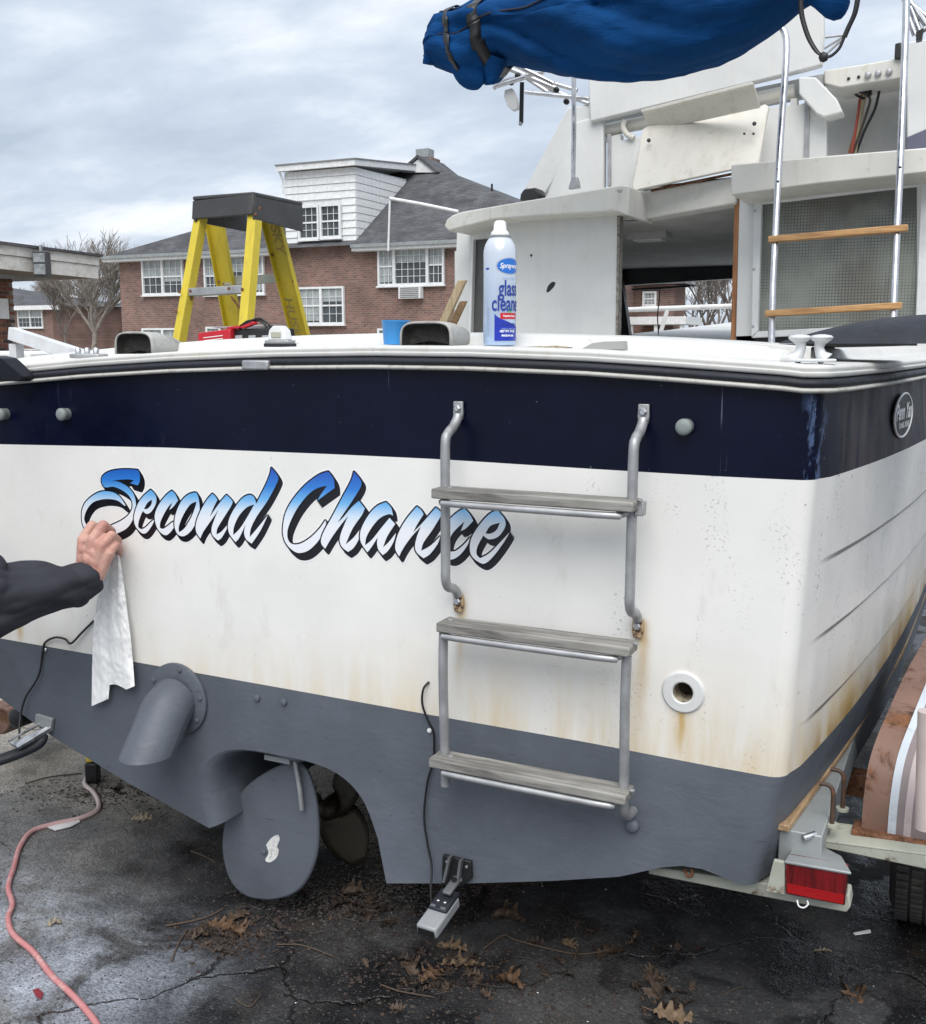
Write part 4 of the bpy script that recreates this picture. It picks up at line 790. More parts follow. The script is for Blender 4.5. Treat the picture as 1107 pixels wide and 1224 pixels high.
# folded blue bimini cover
def m_blue():
    g = NG('royal_blue_canvas'); n = g.noise(g.P, 3, 5, .6)
    c = g.mul((.005, .050, .165), g.ramp(n, .3, .7, .72, 1.2)); c = g.mix(g.ramp(g.noise(g.P, 160, 2), .73, .77, 0, .25), c, (.3, .4, .5))
    w = g.n('ShaderNodeTexWave'); g.L(g.P, w.inputs[0]); w.inputs['Scale'].default_value = 260; w.bands_direction = 'Z'
    return g.done(c, .82, 0, g.bump(g.noise(g.P, 500, 2), .25, .0005, g.bump(g.noise(g.sc(g.P, (2, 2, 9)), 2.6, 6, .6, 1), .5, .02)), spec=.08)
BL = m_blue()
st_ = [(511, 66, 3), (514, 62, 8), (520, 57, 24), (532, 52, 34), (548, 52, 40), (566, 54, 48), (580, 50, 50), (592, 42, 46), (604, 34, 42), (625, 34, 46), (650, 34, 54), (690, 30, 68), (730, 24, 75), (770, 18, 79), (810, 14, 79), (850, 6, 75), (885, -2, 66), (915, -12, 56), (940, -20, 44), (960, -26, 34), (980, -32, 28)]
YBI = 1.75; nS, nA = 180, 110; rows_ = []
xs = [s[0] for s in st_]
for i in range(nS):
    u = i/(nS-1); x = lerp(511, 980, u); cy = float(np.interp(x, xs, [s[1] for s in st_])); hh = float(np.interp(x, xs, [s[2] for s in st_]))
    c = PY(x, cy, YBI); top = PY(x, cy-hh, YBI); h = (top-c).length; dep = min(.26, h*1.15+.02); row = []
    for k in range(nA+1):
        a = 2*math.pi*(k % nA)/nA
        # long folds that fan out from the strap, and shorter gathers near the end
        xx = (x-590)/400
        ph = a*1.0+1.1*math.sin(2.2*xx)+(.8*xx)
        fold = .24*(math.sin(2.5*ph+1.5*xx)**2+.004)**.27-.18+.08*math.sin(5.3*ph+2.1*math.sin(3*xx)+.5)+.06*(math.sin(6.5*ph+4*xx)**2+.01)**.35
        q = Vector((x*.012, math.cos(a)*1.3, math.sin(a)*1.3)); fold += .11*mnoise.noise(q*1.1)+.05*mnoise.noise(q*3.1)
        g1 = math.exp(-((x-572)/34)**2); fold += g1*(.10*math.sin(7*a+.02*x)+.08*mnoise.noise(Vector((x*.05, a*2.0, 3))))
        sag = 0
        r = 1-.05+fold*(.75 if math.sin(a) > -.8 else .4); 
        row.append(c+Vector((0, -math.cos(a)*dep*r, math.sin(a)*h*r)))
    rows_.append(row)
bim = MB().grid(rows_).build('folded_bimini', BL, boat, sharp=1.6, label='folded royal blue canvas top held with black straps')
def band(xc, wd, bend, name):
    rr_ = []
    for dx in (-wd/2, wd/2):
        r = []
        for k in range(nA+1):
            a = 2*math.pi*k/nA; x = xc+dx+bend*(1-math.sin(a))*.5; i = int(round((x-511)/469*(nS-1))); p = rows_[i][k]; cc = PY(x, float(np.interp(x, xs, [s[1] for s in st_])), YBI)
            r.append(cc+sum(((rows_[i][(k+j) % nA]-cc) for j in range(-4, 5)), Vector((0, 0, 0)))/9*1.06)
        rr_.append(r)
    MB().grid(rr_).build(name, M['black'], bim, solid=.003, sharp=1.5)
band(586, 11, 10, 'strap'); band(550, 6.5, 12, 'strap')
def seam(f, x0, x1, name, r=.006, n=50):
    pts = []
    for j in range(n):
        x = lerp(x0, x1, j/(n-1)); a = f(x); i = int(round((x-511)/469*(nS-1))); k = int(a/(2*math.pi)*nA) % nA; cc = PY(x, float(np.interp(x, xs, [s[1] for s in st_])), YBI)
        pts.append(cc+(rows_[i][k]-cc)*1.012)
    MB().tube(smoothpath(pts[::3], 3), r, 6).build(name, mat('dark_navy_piping', (.008, .012, .03), .7, bump=0) if 'dark_navy_piping' not in bpy.data.materials else bpy.data.materials['dark_navy_piping'], bim)
seam(lambda x: interp([(515, -.1), (590, .05), (680, .22), (800, .5), (960, .9)], x), 518, 960, 'piping', .004)
seam(lambda x: interp([(540, .9), (600, .95), (700, .8), (960, 1.3)], x), 540, 940, 'piping', .0035)
# gathered corner hanging below the straps, rolled tip, and the far lobe with its loose strap
def blob(pts, rs, name, parent, m, n=18, wr=.12):
    mb = MB().tube(smoothpath(pts, 5), list(np.interp(np.linspace(0, 1, (len(pts)-1)*5+1), np.linspace(0, 1, len(rs)), rs)), n)
    mb.v = [v+Vector([mnoise.noise(v*9+Vector((k*7, 0, 0)))*wr*.25 for k in range(3)]) for v in mb.v]; return mb.build(name, m, parent, sharp=1.6)
blob(T([(516, 76), (519, 64), (514, 56)], YBI-.05), [.02, .032, .02], 'rolled_edge', bim, BL)
blob(T([(556, 60), (562, 85), (568, 100), (570, 106)], YBI-.06), [.09, .06, .034, .01], 'gathered_corner', bim, BL)
blob(T([(530, 62), (533, 78), (534, 88)], YBI+.02), [.04, .022, .006], 'hanging_fold', bim, BL)
blob(T([(588, 70), (586, 88), (586, 104)], YBI-.03), [.06, .040, .020], 'hanging_fold', bim, BL)
blob(T([(960, -14), (975, -8), (990, -2), (1004, -14)], YBI), [.05, .06, .06, .04], 'rolled_end', bim, BL)
def ribbon(px_, Y, w, name, parent, m):
    pts = smoothpath(T(px_, Y), 5); mb = MB(); mb.grid([[p+Vector((-w/2, 0, 0)), p+Vector((w/2, .004, 0))] for p in pts]); return mb.build(name, m, parent, solid=.0015, sharp=1.5)
ribbon([(957, -5), (958, 15), (962, 32), (968, 48), (977, 62), (986, 68)], YBI-.08, .016, 'hanging_strap', bim, M['black'])
ribbon([(1026, -6), (1022, 15), (1014, 33), (1009, 45)], YBI-.08, .016, 'hanging_strap', bim, M['black'])
MB().tube(smoothpath(T([(1009, 45), (1003, 58), (993, 67), (984, 68)], YBI-.08), 5), .005, 6).build('strap_cord', M['black'], bim)
disc(PY(985, 69, YBI-.10), .016, .02, M['black'], 'strap_buckle', bim, n=8)

# ------------------------------------------------------------------ deck fittings
def zdeck(x): return ZR(x)+.0495
def clam(x0, x1, yt, yb_, tail, name='clamshell_vent'):
    a = PY(x0, yb_, .02); b = PY(x1, yb_, .02); w = b.x-a.x; cx_ = (a.x+b.x)/2; h = abs(PY(x0, yt, .02).z-zdeck(cx_)); z0 = zdeck(cx_); rows = []; n = 24
    for s, (yy, ws, hs) in enumerate([(.012, 1, 1), (.02, 1.03, 1.03), (.06, 1.02, 1.0), (.11, .96, .84), (.15, .82, .58), (.185, .55, .28), (.205, .2, .05)]):
        r = []
        for k in range(n+1):
            t = math.pi*k/n; cxx = math.copysign(abs(math.cos(t))**.45, math.cos(t)); szz = abs(math.sin(t))**.45
            r.append(Vector((cx_-cxx*w/2*ws+.0*s, yy, z0+szz*h*hs)))
        rows.append(r)
    c_ = mat('grey_weathered_vent', (.40, .395, .375), .6, dirt=.6, dcol=(.12, .11, .10), damt=.5, ds=30) if x0 > 300 else bpy.data.materials['grey_weathered_vent']
    o = MB().grid(rows).build(name, c_, boat, solid=.004, sharp=1.2)
    inn = [[Vector((cx_+(p.x-cx_)*.94, p.y+.002, z0+(p.z-z0)*.95)) for p in r] for r in rows[:5]]
    inn = inn[:2]; inn.append([Vector((cx_+(p.x-cx_)*.9, .035, z0+(p.z-z0)*.9)) for p in rows[0]]); inn.append([Vector((cx_, .037, z0+.01))]*len(inn[0])); MB().grid(inn).build('vent_mouth', mat('black_sponge_lining', (.018, .017, .016), .95, dirt=.6, dcol=(.08, .07, .06), damt=.4, ds=60, bump=.6, bs=90, bd=.004) if 'black_sponge_lining' not in bpy.data.materials else bpy.data.materials['black_sponge_lining'], o, recalc=False)
clam(481, 540, 386, 417, 570); clam(141, 184, 398, 425, 225)
p = PY(335, 418, .05); z0 = zdeck(p.x); nl = MB().box((-.036, -.018, 0), (.036, .018, .009), c=(p.x, .05, z0)).build('stern_light', M['rubber'], boat, bevel=.002)
MB().box((-.034, -.017, .0095), (.034, .017, .016), c=(p.x, .05, z0)).build('light_base', M['alu'], nl, bevel=.002)
MB().prism([(p.x-.027, .035, z0+.016), (p.x+.027, .035, z0+.016), (p.x+.021, .035, z0+.040), (p.x+.010, .035, z0+.050), (p.x-.010, .035, z0+.050), (p.x-.021, .035, z0+.040)], (0, .03, 0)).build('light_housing', M['white'], nl, bevel=.003)
MB().box((-.014, -.003, .022), (.014, .001, .036), c=(p.x, .035, z0)).build('light_lens', mat('aged_clear_lens', (.42, .42, .33), .2, bump=0), nl, bevel=.002)
for (pa, nm_2) in (((106, 423), 'deck_plate'),):
    p = PY(*pa, .05); z0 = zdeck(p.x)
    dp = MB().box((-.052, -.02, 0), (.052, .02, .012), c=(p.x, .05, z0)).build(nm_2, M['alu'], boat, bevel=.004)
    for k in (-.032, 0, .032): MB().lathe([(.008, 0), (.008, .012), (.005, .016)], (p.x+k, .045, z0+.012), (0, 0, 1), 12).build('plate_bolt', M['ss'], dp)
# cleat (double horned mooring bitt)
p = PY(968, 425, .05); z0 = zdeck(-.02)+.0; cm = m_metal('painted_cast_cleat', (.66, .67, .67), .4, .4, .35)
p.y = .06; p.x = PY(968, 425, .06).x
ct = MB().prism([(p.x-.052, p.y-.022, z0), (p.x+.052, p.y-.022, z0), (p.x+.044, p.y+.022, z0), (p.x-.044, p.y+.022, z0)], (0, 0, .006)).build('mooring_bitt', cm, boat, bevel=.002)
for s in (-1, 1):
    MB().tube([Vector((p.x+s*.030, p.y, z0+.004)), Vector((p.x+s*.020, p.y, z0+.014)), Vector((p.x+s*.0165, p.y, z0+.026)), Vector((p.x+s*.018, p.y, z0+.036)), Vector((p.x+s*.020, p.y, z0+.042))], [.016, .0105, .009, .0105, .014], 12).build('post', cm, ct, sharp=1.3)
    MB().lathe([(.010, .036), (.019, .042), (.022, .046), (.018, .050), (.005, .052)], (p.x+s*.020, p.y, z0), (0, 0, 1), 16).build('post_cap', cm, ct)
# dark padded cover lying over the starboard gunwale
rows_ = []
for i in range(20):
    u = i/19; row = []
    for j in range(14):
        t = j/13; x = lerp(-.085, .40, u); hz = .062*math.sin(math.pi*min(1, .02+u*.75))**.8*math.sin(math.pi*t)**.5
        row.append(Vector((x, lerp(.30, .62, t)-.06*u, 1.548+hz)))
    rows_.append(row)
MB().grid(rows_).build('x', M['rubber'], None)
ck = bpy.data.objects['x']; ck.name = 'seat_cushion'; tag(ck, 'dark rounded cushion lying on the starboard deck edge behind the bitt', 'cushion')
# ================================================================== THINGS ON THE DECK
def m_can():
    g = NG('spray_can_print'); x, y, z = g.xyz(g.O)
    t = g.ramp(z, -.13, .12, 0, 1, False)
    c = g.mix(t, (.44, .58, .80), (.66, .70, .76)); c = g.mix(g.ramp(z, .07, .10), c, (.62, .66, .72))
    return g.done(c, .22, .25, coat=.5)
cp = PY(597, 416, .07); zc0 = zdeck(cp.x)+.001; rad = (PY(617, 380, .07)-PY(578.5, 380, .07)).x/2*.93
Hc = PY(597, 303, .07).z-zc0; can = thing('spray_can', 'tall pale blue and white spray can of glass cleaner on the aft deck', 'spray can', (cp.x, .07, zc0))
cc = Vector((cp.x, .07, zc0)); Ht = PY(597, 264, .07).z-zc0
MB().lathe([(rad*.93, 0), (rad*.99, .004), (rad*.96, .007), (rad, .011), (rad, Hc*.98), (rad*.985, Hc*1.03), (rad*.90, Hc*1.09), (rad*.74, Hc*1.145), (rad*.60, Hc*1.17)], cc, n=40).build('body', m_can(), can, sharp=.9)
MB().lathe([(rad*.62, Hc*1.165), (rad*.66, Hc*1.175), (rad*.66, Hc*1.19), (rad*.58, Hc*1.197)], cc, n=32).build('neck_ring', M['alu'], can)
MB().lathe([(rad*.56, Hc*1.19), (rad*.54, Hc*1.225), (rad*.40, Hc*1.25), (rad*.36, Ht*.985), (rad*.25, Ht)], cc, n=28).build('nozzle_cap', M['white'], can)
A0 = math.radians(-29)  # middle of the label, turned to the right of the lens
def wrap(v2, ang, r, z0): return [(cc.x+r*math.cos(ang+x/r), cc.y+r*math.sin(ang+x/r), cc.z+z0+y) for x, y, *_ in v2]
def dense(poly, n=3):
    out = []
    for i in range(len(poly)):
        a, b = poly[i], poly[(i+1) % len(poly)]
        for k in range(n): out.append((lerp(a[0], b[0], k/n), lerp(a[1], b[1], k/n)))
    return out
def stick(v, f, z, col, name, lift, ang=None, rough=.3):
    m = bpy.data.materials.get(col[0]) or mat(col[0], col[1], rough, var=0.02, bump=0)
    MB().add(wrap(v, ang if ang is not None else A0, rad+lift, z), f).build(name, m, can, smooth=False, recalc=False)
def strip_poly(x0, x1, f_lo, f_hi, n=24):
    v = []; fs = []
    for i in range(n+1): x = lerp(x0, x1, i/n); v += [(x, f_lo(x)), (x, f_hi(x))]
    return v, [(2*i, 2*i+2, 2*i+3, 2*i+1) for i in range(n)]
NB = ('label_dark_blue', (.015, .035, .38)); WT = ('label_white', (.85, .86, .88)); SB = ('label_oval_blue', (.02, .16, .58)); RD = ('label_red', (.55, .015, .03)); GG = ('label_green', (.15, .45, .20)); TX = ('label_text_blue', (.02, .05, .30))
w = rad*1.05
v, f = strip_poly(-w*.92, w, lambda x: .010, lambda x: .068-.030*((x+w*.92)/(2*w))**.6 if x > -w*.92 else .068); stick(v, f, 0, NB, 'label_band', .0004)
ev, ef = strip_poly(-.030, .030, lambda x: -.016*math.sqrt(max(0, 1-(x/.030)**2)), lambda x: .016*math.sqrt(max(0, 1-(x/.030)**2))); zo = PY(600, 319, .07).z-zc0
stick([(x*1.08, y*1.10) for x, y in ev], ef, zo, ('label_grey', (.42, .45, .52)), 'label_oval_edge', .0004); stick(ev, ef, zo, SB, 'label_oval', .0007)
def word(body, size, z, col, dx=0, sx=1., o=.0, sh=0, lift=.001, ang=None):
    v, f = text_mesh(body, size, sh, o, 0, sx); stick([(x+dx, y) for x, y, _ in v], f, z, col, 'label_word', lift, ang)
word('Sprayway', .0150, zo, WT, 0, .85, .0003, .3, .0012)
word("WORLD'S BEST", .0058, PY(600, 334, .07).z-zc0, ('label_pale', (.35, .48, .66)), 0, .9)
word('glass', .046, PY(600, 346, .07).z-zc0, TX, 0, .62, .0008); word('cleaner', .046, PY(600, 364, .07).z-zc0, TX, 0, .62, .0008)
v, f = strip_poly(-.022, .022, lambda x: -.0065, lambda x: .0065, 12); zr = PY(600, 378, .07).z-zc0; stick(v, f, zr, RD, 'label_red_box', .0006); word('Foaming Action', .0062, zr, WT, 0, .8, .0002)
word('AMMONIA FREE', .0062, PY(600, 388, .07).z-zc0, TX, 0, .9, .0002); word('STREAK FREE SHINE', .0050, PY(600, 393.5, .07).z-zc0, ('label_pale', 0), 0, .9)
v, f = strip_poly(-.006, .006, lambda x: -.006*math.sqrt(max(0, 1-(x/.006)**2)), lambda x: .006*math.sqrt(max(0, 1-(x/.006)**2)), 10); stick(v, f, .075, GG, 'label_leaf', .0006)
word('NET WT 19 OZ', .0062, .030, WT, -.004, .9, .0003); word('MADE IN USA', .0055, .021, WT, -.004, .9, .0003)
v, f = strip_poly(-.006, .004, lambda x: -.0018, lambda x: .0018, 4); stick(v, f, PY(600, 322, .07).z-zc0, NB, 'label_tick', .0006, A0-1.45)
for k in range(9): v, f = strip_poly(-.004, .003, lambda x: -.0008, lambda x: .0008, 3); stick(v, f, .022+.007*k, ('label_small_print', (.30, .36, .52)), 'label_small_print', .0005, A0-1.38)

p = PY(472, 417, .075); z0 = zdeck(p.x)+.001; r = .031; hcu = PY(472, 383, .05).z-z0
cup = MB().lathe([(r*.90, 0), (r*1.03, hcu), (r*1.07, hcu+.001), (r*1.05, hcu-.003), (r*.98, hcu-.004), (r*.86, .004)], (p.x, .08, z0), n=32); cup = cup.build('plastic_cup', mat('sky_blue_plastic', (.045, .27, .62), .4, var=.05), None); tag(cup, 'small sky blue plastic cup beside the black mouthed vent', 'cup')
def junk(px_, Y, d, name, m, label, cat):
    pts = T(px_, Y); o = MB().prism(pts, (0, d, 0)).build(name, m, None, bevel=.001); tag(o, label, cat); return o
z_ = zdeck(PY(650, 416, .05).x); pts = T([(625, 417), (629, 414.5), (640, 413.5), (652, 414), (660, 413), (670, 414), (679, 415), (678, 417.5), (650, 418)], .05)
o = MB().prism(pts, (0, .03, 0)).build('caulk_scrap', mat('dirty_caulk', (.42, .36, .27), .8, dirt=.8, dcol=(.12, .08, .04), damt=.7, ds=60), None); tag(o, 'flat crumbly scrap of old brown caulk on the deck', 'scrap')
sc_ = junk([(693, 418), (702, 413), (708, 410), (722, 408), (744, 407.5), (745, 418)], .06, .035, 'plastic_scraper', mat('dull_grey_metal', (.33, .33, .32), .5), 'thin grey metal scrap lying right of the caulk crumbs', 'scrap')

# battery charger with its clamps
ch = thing('battery_charger', 'red and black battery charger with jumper clamps on the aft deck', 'battery charger', (PY(290, 400, .45).x, .45, ZR(-1.6)+.078))
zc_ = ZR(-1.6)+.079
MB().slab([(236, 398), (275, 393), (275, 412), (237, 414)], .44, .12).build('red_case', mat('red_painted_steel', (.42, .012, .022), .4), ch, bevel=.003)
for k, yy in enumerate((402.5, 406)): MB().slab([(243, yy+.8), (266, yy-2), (266, yy-1), (243, yy+1.7)], .438, .004).build('case_slot', M['white'], ch)
MB().slab([(276, 394), (328, 392), (330, 412), (276, 412)], .46, .10).build('black_case', M['black'], ch, bevel=.003)
for x_ in (281, 297, 313): MB().slab([(x_, 401), (x_+8, 400.5), (x_+8, 405), (x_, 405.5)], .456, .004).build('meter_window', mat('meter_grey', (.35, .36, .37), .4) if 'meter_grey' not in bpy.data.materials else bpy.data.materials['meter_grey'], ch)
MB().slab([(249, 391), (320, 388), (318, 393), (276, 394)], .50, .08).build('charger_top', M['alu'], ch, bevel=.002)
RC = mat('red_clamp_rubber', (.40, .01, .02), .45)
cl_ = MB().prism(T([(287, 390), (302, 384), (304, 387), (289, 393)], .45), (0, .02, 0)).build('clamp', RC, ch, bevel=.002); MB().prism(T([(270, 391), (284, 389), (286, 392), (272, 394)], .45), (0, .02, 0)).build('clamp', RC, ch, bevel=.002)
MB().prism(T([(283, 391), (294, 383), (303, 381), (304, 382.5), (294, 386)], .46), (0, .015, 0)).build('clamp_jaw', M['black'], ch, bevel=.001)
for pts in ([(302, 385), (310, 383), (320, 391), (326, 398), (330, 404)], [(303, 382), (312, 381), (322, 388), (332, 397)], [(284, 391), (292, 395), (304, 394), (316, 397), (322, 404)], [(318, 391), (321, 400), (323, 408)]):
    MB().tube(smoothpath(T(pts, .47), 5), .0036, 8).build('jumper_lead', M['cable'], ch, sharp=1.5)

# ================================================================== YELLOW STEPLADDER beyond the port side
SY = 2.15
def stepladder():
    Z = 0; a = PY(228, 250, SY); b = PY(315, 240, SY)
    L = thing('stepladder', 'yellow fibreglass stepladder with grey top cap standing beyond the port side', 'stepladder', (-2.9, 2.3, 0))
    MB().prism([PY(229, 262, 2.02), PY(302, 256, 2.02), PY(303, 232, 2.02), PY(230, 240, 2.02)], (0, .02, 0)).build('cap_front', M['cap'], L, bevel=.004)
    zt1 = PY(302, 233, 2.02).z; zt0 = PY(230, 240, 2.02).z
    xa, xb = PY(230, 240, 2.02).x, PY(303, 232, 2.02).x; zt = (zt1+zt0)/2
    y2 = 2.42; xc_ = PY(330, 238, y2).x
    MB().prism([(xa, 2.02, zt), (xb, 2.02, zt), (xb+.0, y2, zt), (xa+.02, y2, zt)], (0, 0, .018)).build('top_cap', M['cap'], L, bevel=.006)
    MB().prism([(xb-.002, 2.025, zt-.105), (xb-.002, y2, zt-.125), (xb-.002, y2, zt), (xb-.002, 2.025, zt)], (-.012, 0, 0)).build('cap_side', M['cap'], L, bevel=.003)
    MB().prism([(xa+.002, 2.025, zt-.10), (xa+.002, y2, zt-.11), (xa+.002, y2, zt), (xa+.002, 2.025, zt)], (.012, 0, 0)).build('cap_side', M['cap'], L, bevel=.003)
    def channel(top, bot, w, d, side, name='rail'):  # C-section rail between two points; face along w, flanges along d
        top, bot = Vector(top), Vector(bot); wv = Vector(w); dv = Vector(d); t = .05
        mb = MB(); ax_ = (bot-top)
        mb.prism([top, top+wv, bot+wv, bot], dv*.09)
        mb.prism([top+dv*.09, top+wv*t+dv*.09, bot+wv*t+dv*.09, bot+dv*.09], dv*.91); mb.prism([top+wv*(1-t)+dv*.09, top+wv+dv*.09, bot+wv+dv*.09, bot+wv*(1-t)+dv*.09], dv*.91)
        return mb.build(name, M['yellow'], L, bevel=.002)
    # four rails from the cap to the ground (px at top -> px where the deck hides them, extended to z = 0)
    def down(p, q, Yt, Yb, z=0.):
        a = PY(*p, Yt); b = PY(*q, Yb); t = (a.z-z)/(a.z-b.z); return a, a+(b-a)*t
    R_ = []
    for (p, q, Yt, Yb, wpx, dy) in (((232, 258), (205, 412), 2.04, 1.86, 8, .07), ((296, 256), (285, 388), 2.04, 1.86, 9.5, .07)):
        a, b = down(p, q, Yt, Yb); wv = PY(p[0]+wpx, p[1], Yt)-a; R_.append((a, b)); channel(a, b, (wv.x, 0, 0), (0, .055, 0), 1)
    for (p, q, Yt, Yb, wpx) in (((247, 258), (271, 388), 2.40, 2.62, 20), ((313, 256), (351, 404), 2.38, 2.60, 22)):
        a, b = down(p, q, Yt, Yb); wv = PY(p[0]+wpx, p[1], Yt)-a; R_.append((a, b)); channel(a, b, (wv.x, 0, 0), (0, -.03, 0), 1)
    # a front tread and a rear brace show above the deck
    AL = M['galv']
    def bar(p, q, Yp, Yq, h, d, name, m): a = PY(*p, Yp); b = PY(*q, Yq); MB().prism([a, b, b+Vector((0, 0, h)), a+Vector((0, 0, h))], (0, d, 0)).build(name, m, L, bevel=.002)
    bar((219, 354), (291, 350), 1.94, 1.94, .036, .08, 'tread', M['alu']); bar((266, 341), (332, 338), 2.53, 2.53, .046, .02, 'rear_brace', M['galv2'])
    bar((214, 372), (229, 357), 1.95, 1.95, .012, .01, 'tread_brace', M['rust']); bar((276, 357), (287, 371), 1.95, 1.95, .012, .01, 'tread_brace', M['rust'])
    for zz in (.35, .65, .95, 1.25): 
        t0 = 1-(zz/R_[0][0].z); a = R_[0][0].lerp(R_[0][1], t0); b = R_[1][0].lerp(R_[1][1], t0); MB().box((a.x, a.y, zz), (b.x+.05, a.y+.08, zz+.035)).build('tread', M['alu'], L, bevel=.002)
        a = R_[2][0].lerp(R_[2][1], t0); b = R_[3][0].lerp(R_[3][1], t0); MB().box((a.x, a.y-.02, zz), (b.x+.05, a.y, zz+.035)).build('rear_brace', M['galv2'], L, bevel=.002)
    for p, Y in [((215, 349), 1.92), ((228, 348), 1.925), ((274, 345), 1.925), ((290, 346), 1.92), ((211, 372), 1.90), ((289, 369), 1.90), ((306, 256), 2.03), ((262, 337), 2.50), ((334, 333), 2.50), ((351, 336), 2.50), ((311, 249), 2.01), ((326, 305), 2.44)]:
        disc(PY(*p, Y-.005), .008, .006, M['rust'], 'rivet', L, n=8)
    # lettering down the rear rail
    a, b = R_[3]; ax_ = (b-a).normalized(); sd2 = Vector((0, 1, 0)).cross(ax_).normalized(); sd2 = -sd2 if sd2.x < 0 else sd2
    KT = mat('worn_black_print', (.26, .20, .04), .6, bump=0)
    for (cen, body) in (((328, 271), 'HUSKY'), ((351, 385), 'HUSKY')):
        c0 = PY(*cen, lerp(2.38, 2.60, (cen[1]-256)/150)-.036-.001); v, f = text_mesh(body, .074, .15, .002); MB().add([c0+ax_*x*1.15+sd2*y*.9+Vector((0, -.0015, 0)) for x, y, _ in v], f).build('rail_lettering', KT, L, smooth=False)
stepladder()

# ================================================================== TRAILER
tr = thing('boat_trailer', 'galvanised boat trailer with rusty maroon fender and red tail lamp', 'trailer', (.1, 1.5, 0))
mb = MB(); mb.prism([(.0, .07, .46), (.086, .07, .46), (.092, 1.48, .46), (.10, 5.5, .46), (.03, 5.5, .46), (.02, 1.48, .46)], (0, 0, .092)); mb.build('frame_beam', M['galv'], tr, bevel=.003)
mb = MB(); mb.prism([(-.06, .055, .553), (.022, .055, .553), (.085, .60, .553), (.158, 1.48, .553), (.19, 2.4, .553), (.12, 2.4, .553), (.03, 1.0, .553)], (0, 0, .015)); mb.build('bunk_board', M['ply'], tr, bevel=.003)
mb = MB(); mb.box((-2.24, .16, .36), (-2.17, 5.5, .44)); mb.build('frame_beam', M['galv'], tr, bevel=.004)
# rear cross member, tail lamp with its mounting
rc0, rc1 = PY(780, 1047, .06), PY(1000, 1092, .06)
MB().prism([PY(775, 1036, .05), PY(1015, 1070, .05), PY(1017, 1084, .05), PY(1012, 1091, .05), PY(905, 1071, .05), PY(775, 1045, .05)], (0, .05, 0)).build('rear_cross_member', M['galv2'], tr, bevel=.003)
MB().tube(smoothpath([PY(818, 1038, .02), PY(822, 1047, .02), PY(827, 1046, .02), PY(828, 1038, .02)], 3), .004, 8).build('rusty_hook', M['rust'], tr)
la, lb = PY(939, 1031, .0), PY(1012, 1044, .0)
tl = MB().prism([PY(939, 1031, 0), PY(1012, 1044, 0), PY(1010, 1083, 0), PY(939, 1069, 0)], (0, .045, 0)).build('tail_lamp', None or mat('red_lens', (.15, .004, .006), .18, var=.5, vs=55, bump=.9, bs=170, bd=.004, coat=.4, stretch=(1, 1, .12)), tr, bevel=.003)
RB = mat('red_reflector', (.33, .006, .008), .2, bump=.6, bs=300, bd=.002)
MB().prism([PY(941, 1056, -.001), PY(1009, 1070, -.001), PY(1008, 1081, -.001), PY(941, 1067, -.001)], (0, .002, 0)).build('reflector_strip', RB, tl)
MB().prism([PY(938, 1029, -.004), PY(1018, 1043, -.004), PY(1006, 1023, .07), PY(975, 1007, .13), PY(952, 1005, .13)], (0, 0, -.006)).build('lamp_bracket', M['galv'], tr, bevel=.002)
MB().prism([PY(925, 1028, .002), PY(938, 1031, .002), PY(938, 1070, .002), PY(915, 1066, .002)], (0, .01, 0)).build('lamp_plate', M['galv2'], tr, bevel=.002)
MB().tube(smoothpath([PY(953, 1076, -.005), PY(955, 1083, -.012), PY(961, 1085, -.014), PY(966, 1081, -.012), PY(965, 1077, -.006)], 4), .0016, 6).build('loose_wire', M['white'], tr)
# wheel bracket cross tube to starboard
MB().prism([PY(985, 1006, .15), PY(1107, 1022, .15), PY(1110, 1040, .15), PY(985, 1014, .15)], (0, .07, 0)).build('axle_outrigger', M['galv2'], tr, bevel=.003)
MB().prism([PY(985, 1007, .149), PY(1000, 985, .23), PY(1107, 1000, .23), PY(1107, 1023, .149)], (0, 0, .004)).build('outrigger_top', M['galv2'], tr, bevel=.001)
for (x, y, Y) in ((991, 941, .16), (1004, 924, .27)):
    a = PY(x, y, Y); MB().tube(smoothpath([a+Vector((-.02, 0, .005)), a+Vector((0, 0, .004)), a+Vector((.009, 0, -.01)), a+Vector((.010, 0, -.04)), a+Vector((.010, 0, -.085))], 4), .005, 8).build('u_bolt', M['oldrust'], tr)
    MB().lathe([(.014, 0), (.014, .006)], a+Vector((.010, 0, -.085)), (0, 0, 1), 12).build('bolt_washer', M['galv2'], tr)
MB().tube([PY(960, 1002, .06), PY(975, 997, .08)], .007, 8).build('lamp_bolt', M['ss'], tr)
# fender arch: flat strips of maroon, white, grey and pink side by side
WCY, WCZ, WR = .93, .335, .44
def arch_strip(x0, x1, r, name, m, th=.004, a0=-200, a1=10, n=40, z=0):
    rows = []; lift = .003 if r > WR else 0
    for i, q in enumerate(FP):
        t_ = (FP[min(i+1, len(FP)-1)]-FP[max(i-1, 0)]).normalized(); nn_ = Vector((0, -t_.z, t_.y)); nn_ = nn_.normalized()
        o_ = q+nn_*lift; u_ = q+nn_*(lift-th); dx_ = Vector((x0-fx0, 0, 0)); dw = Vector((x1-fx0, 0, 0)); rows.append([o_+dx_, o_+dw, u_+dw, u_+dx_, o_+dx_])
    return MB().grid(rows).build(name, m, fend)
fend = None
fx0 = .150
FP = smoothpath([(.150, .21, .50), (.151, .205, .60), (.158, .245, .68), (.180, .363, .74), (.206, .571, .78), (.233, .785, .80), (.25, 1.1, .80), (.25, 1.38, .76), (.25, 1.58, .66), (.25, 1.66, .5)], 6)
fend = arch_strip(fx0, fx0+.26, WR-.006, 'fender', M['fenderp'], .01)
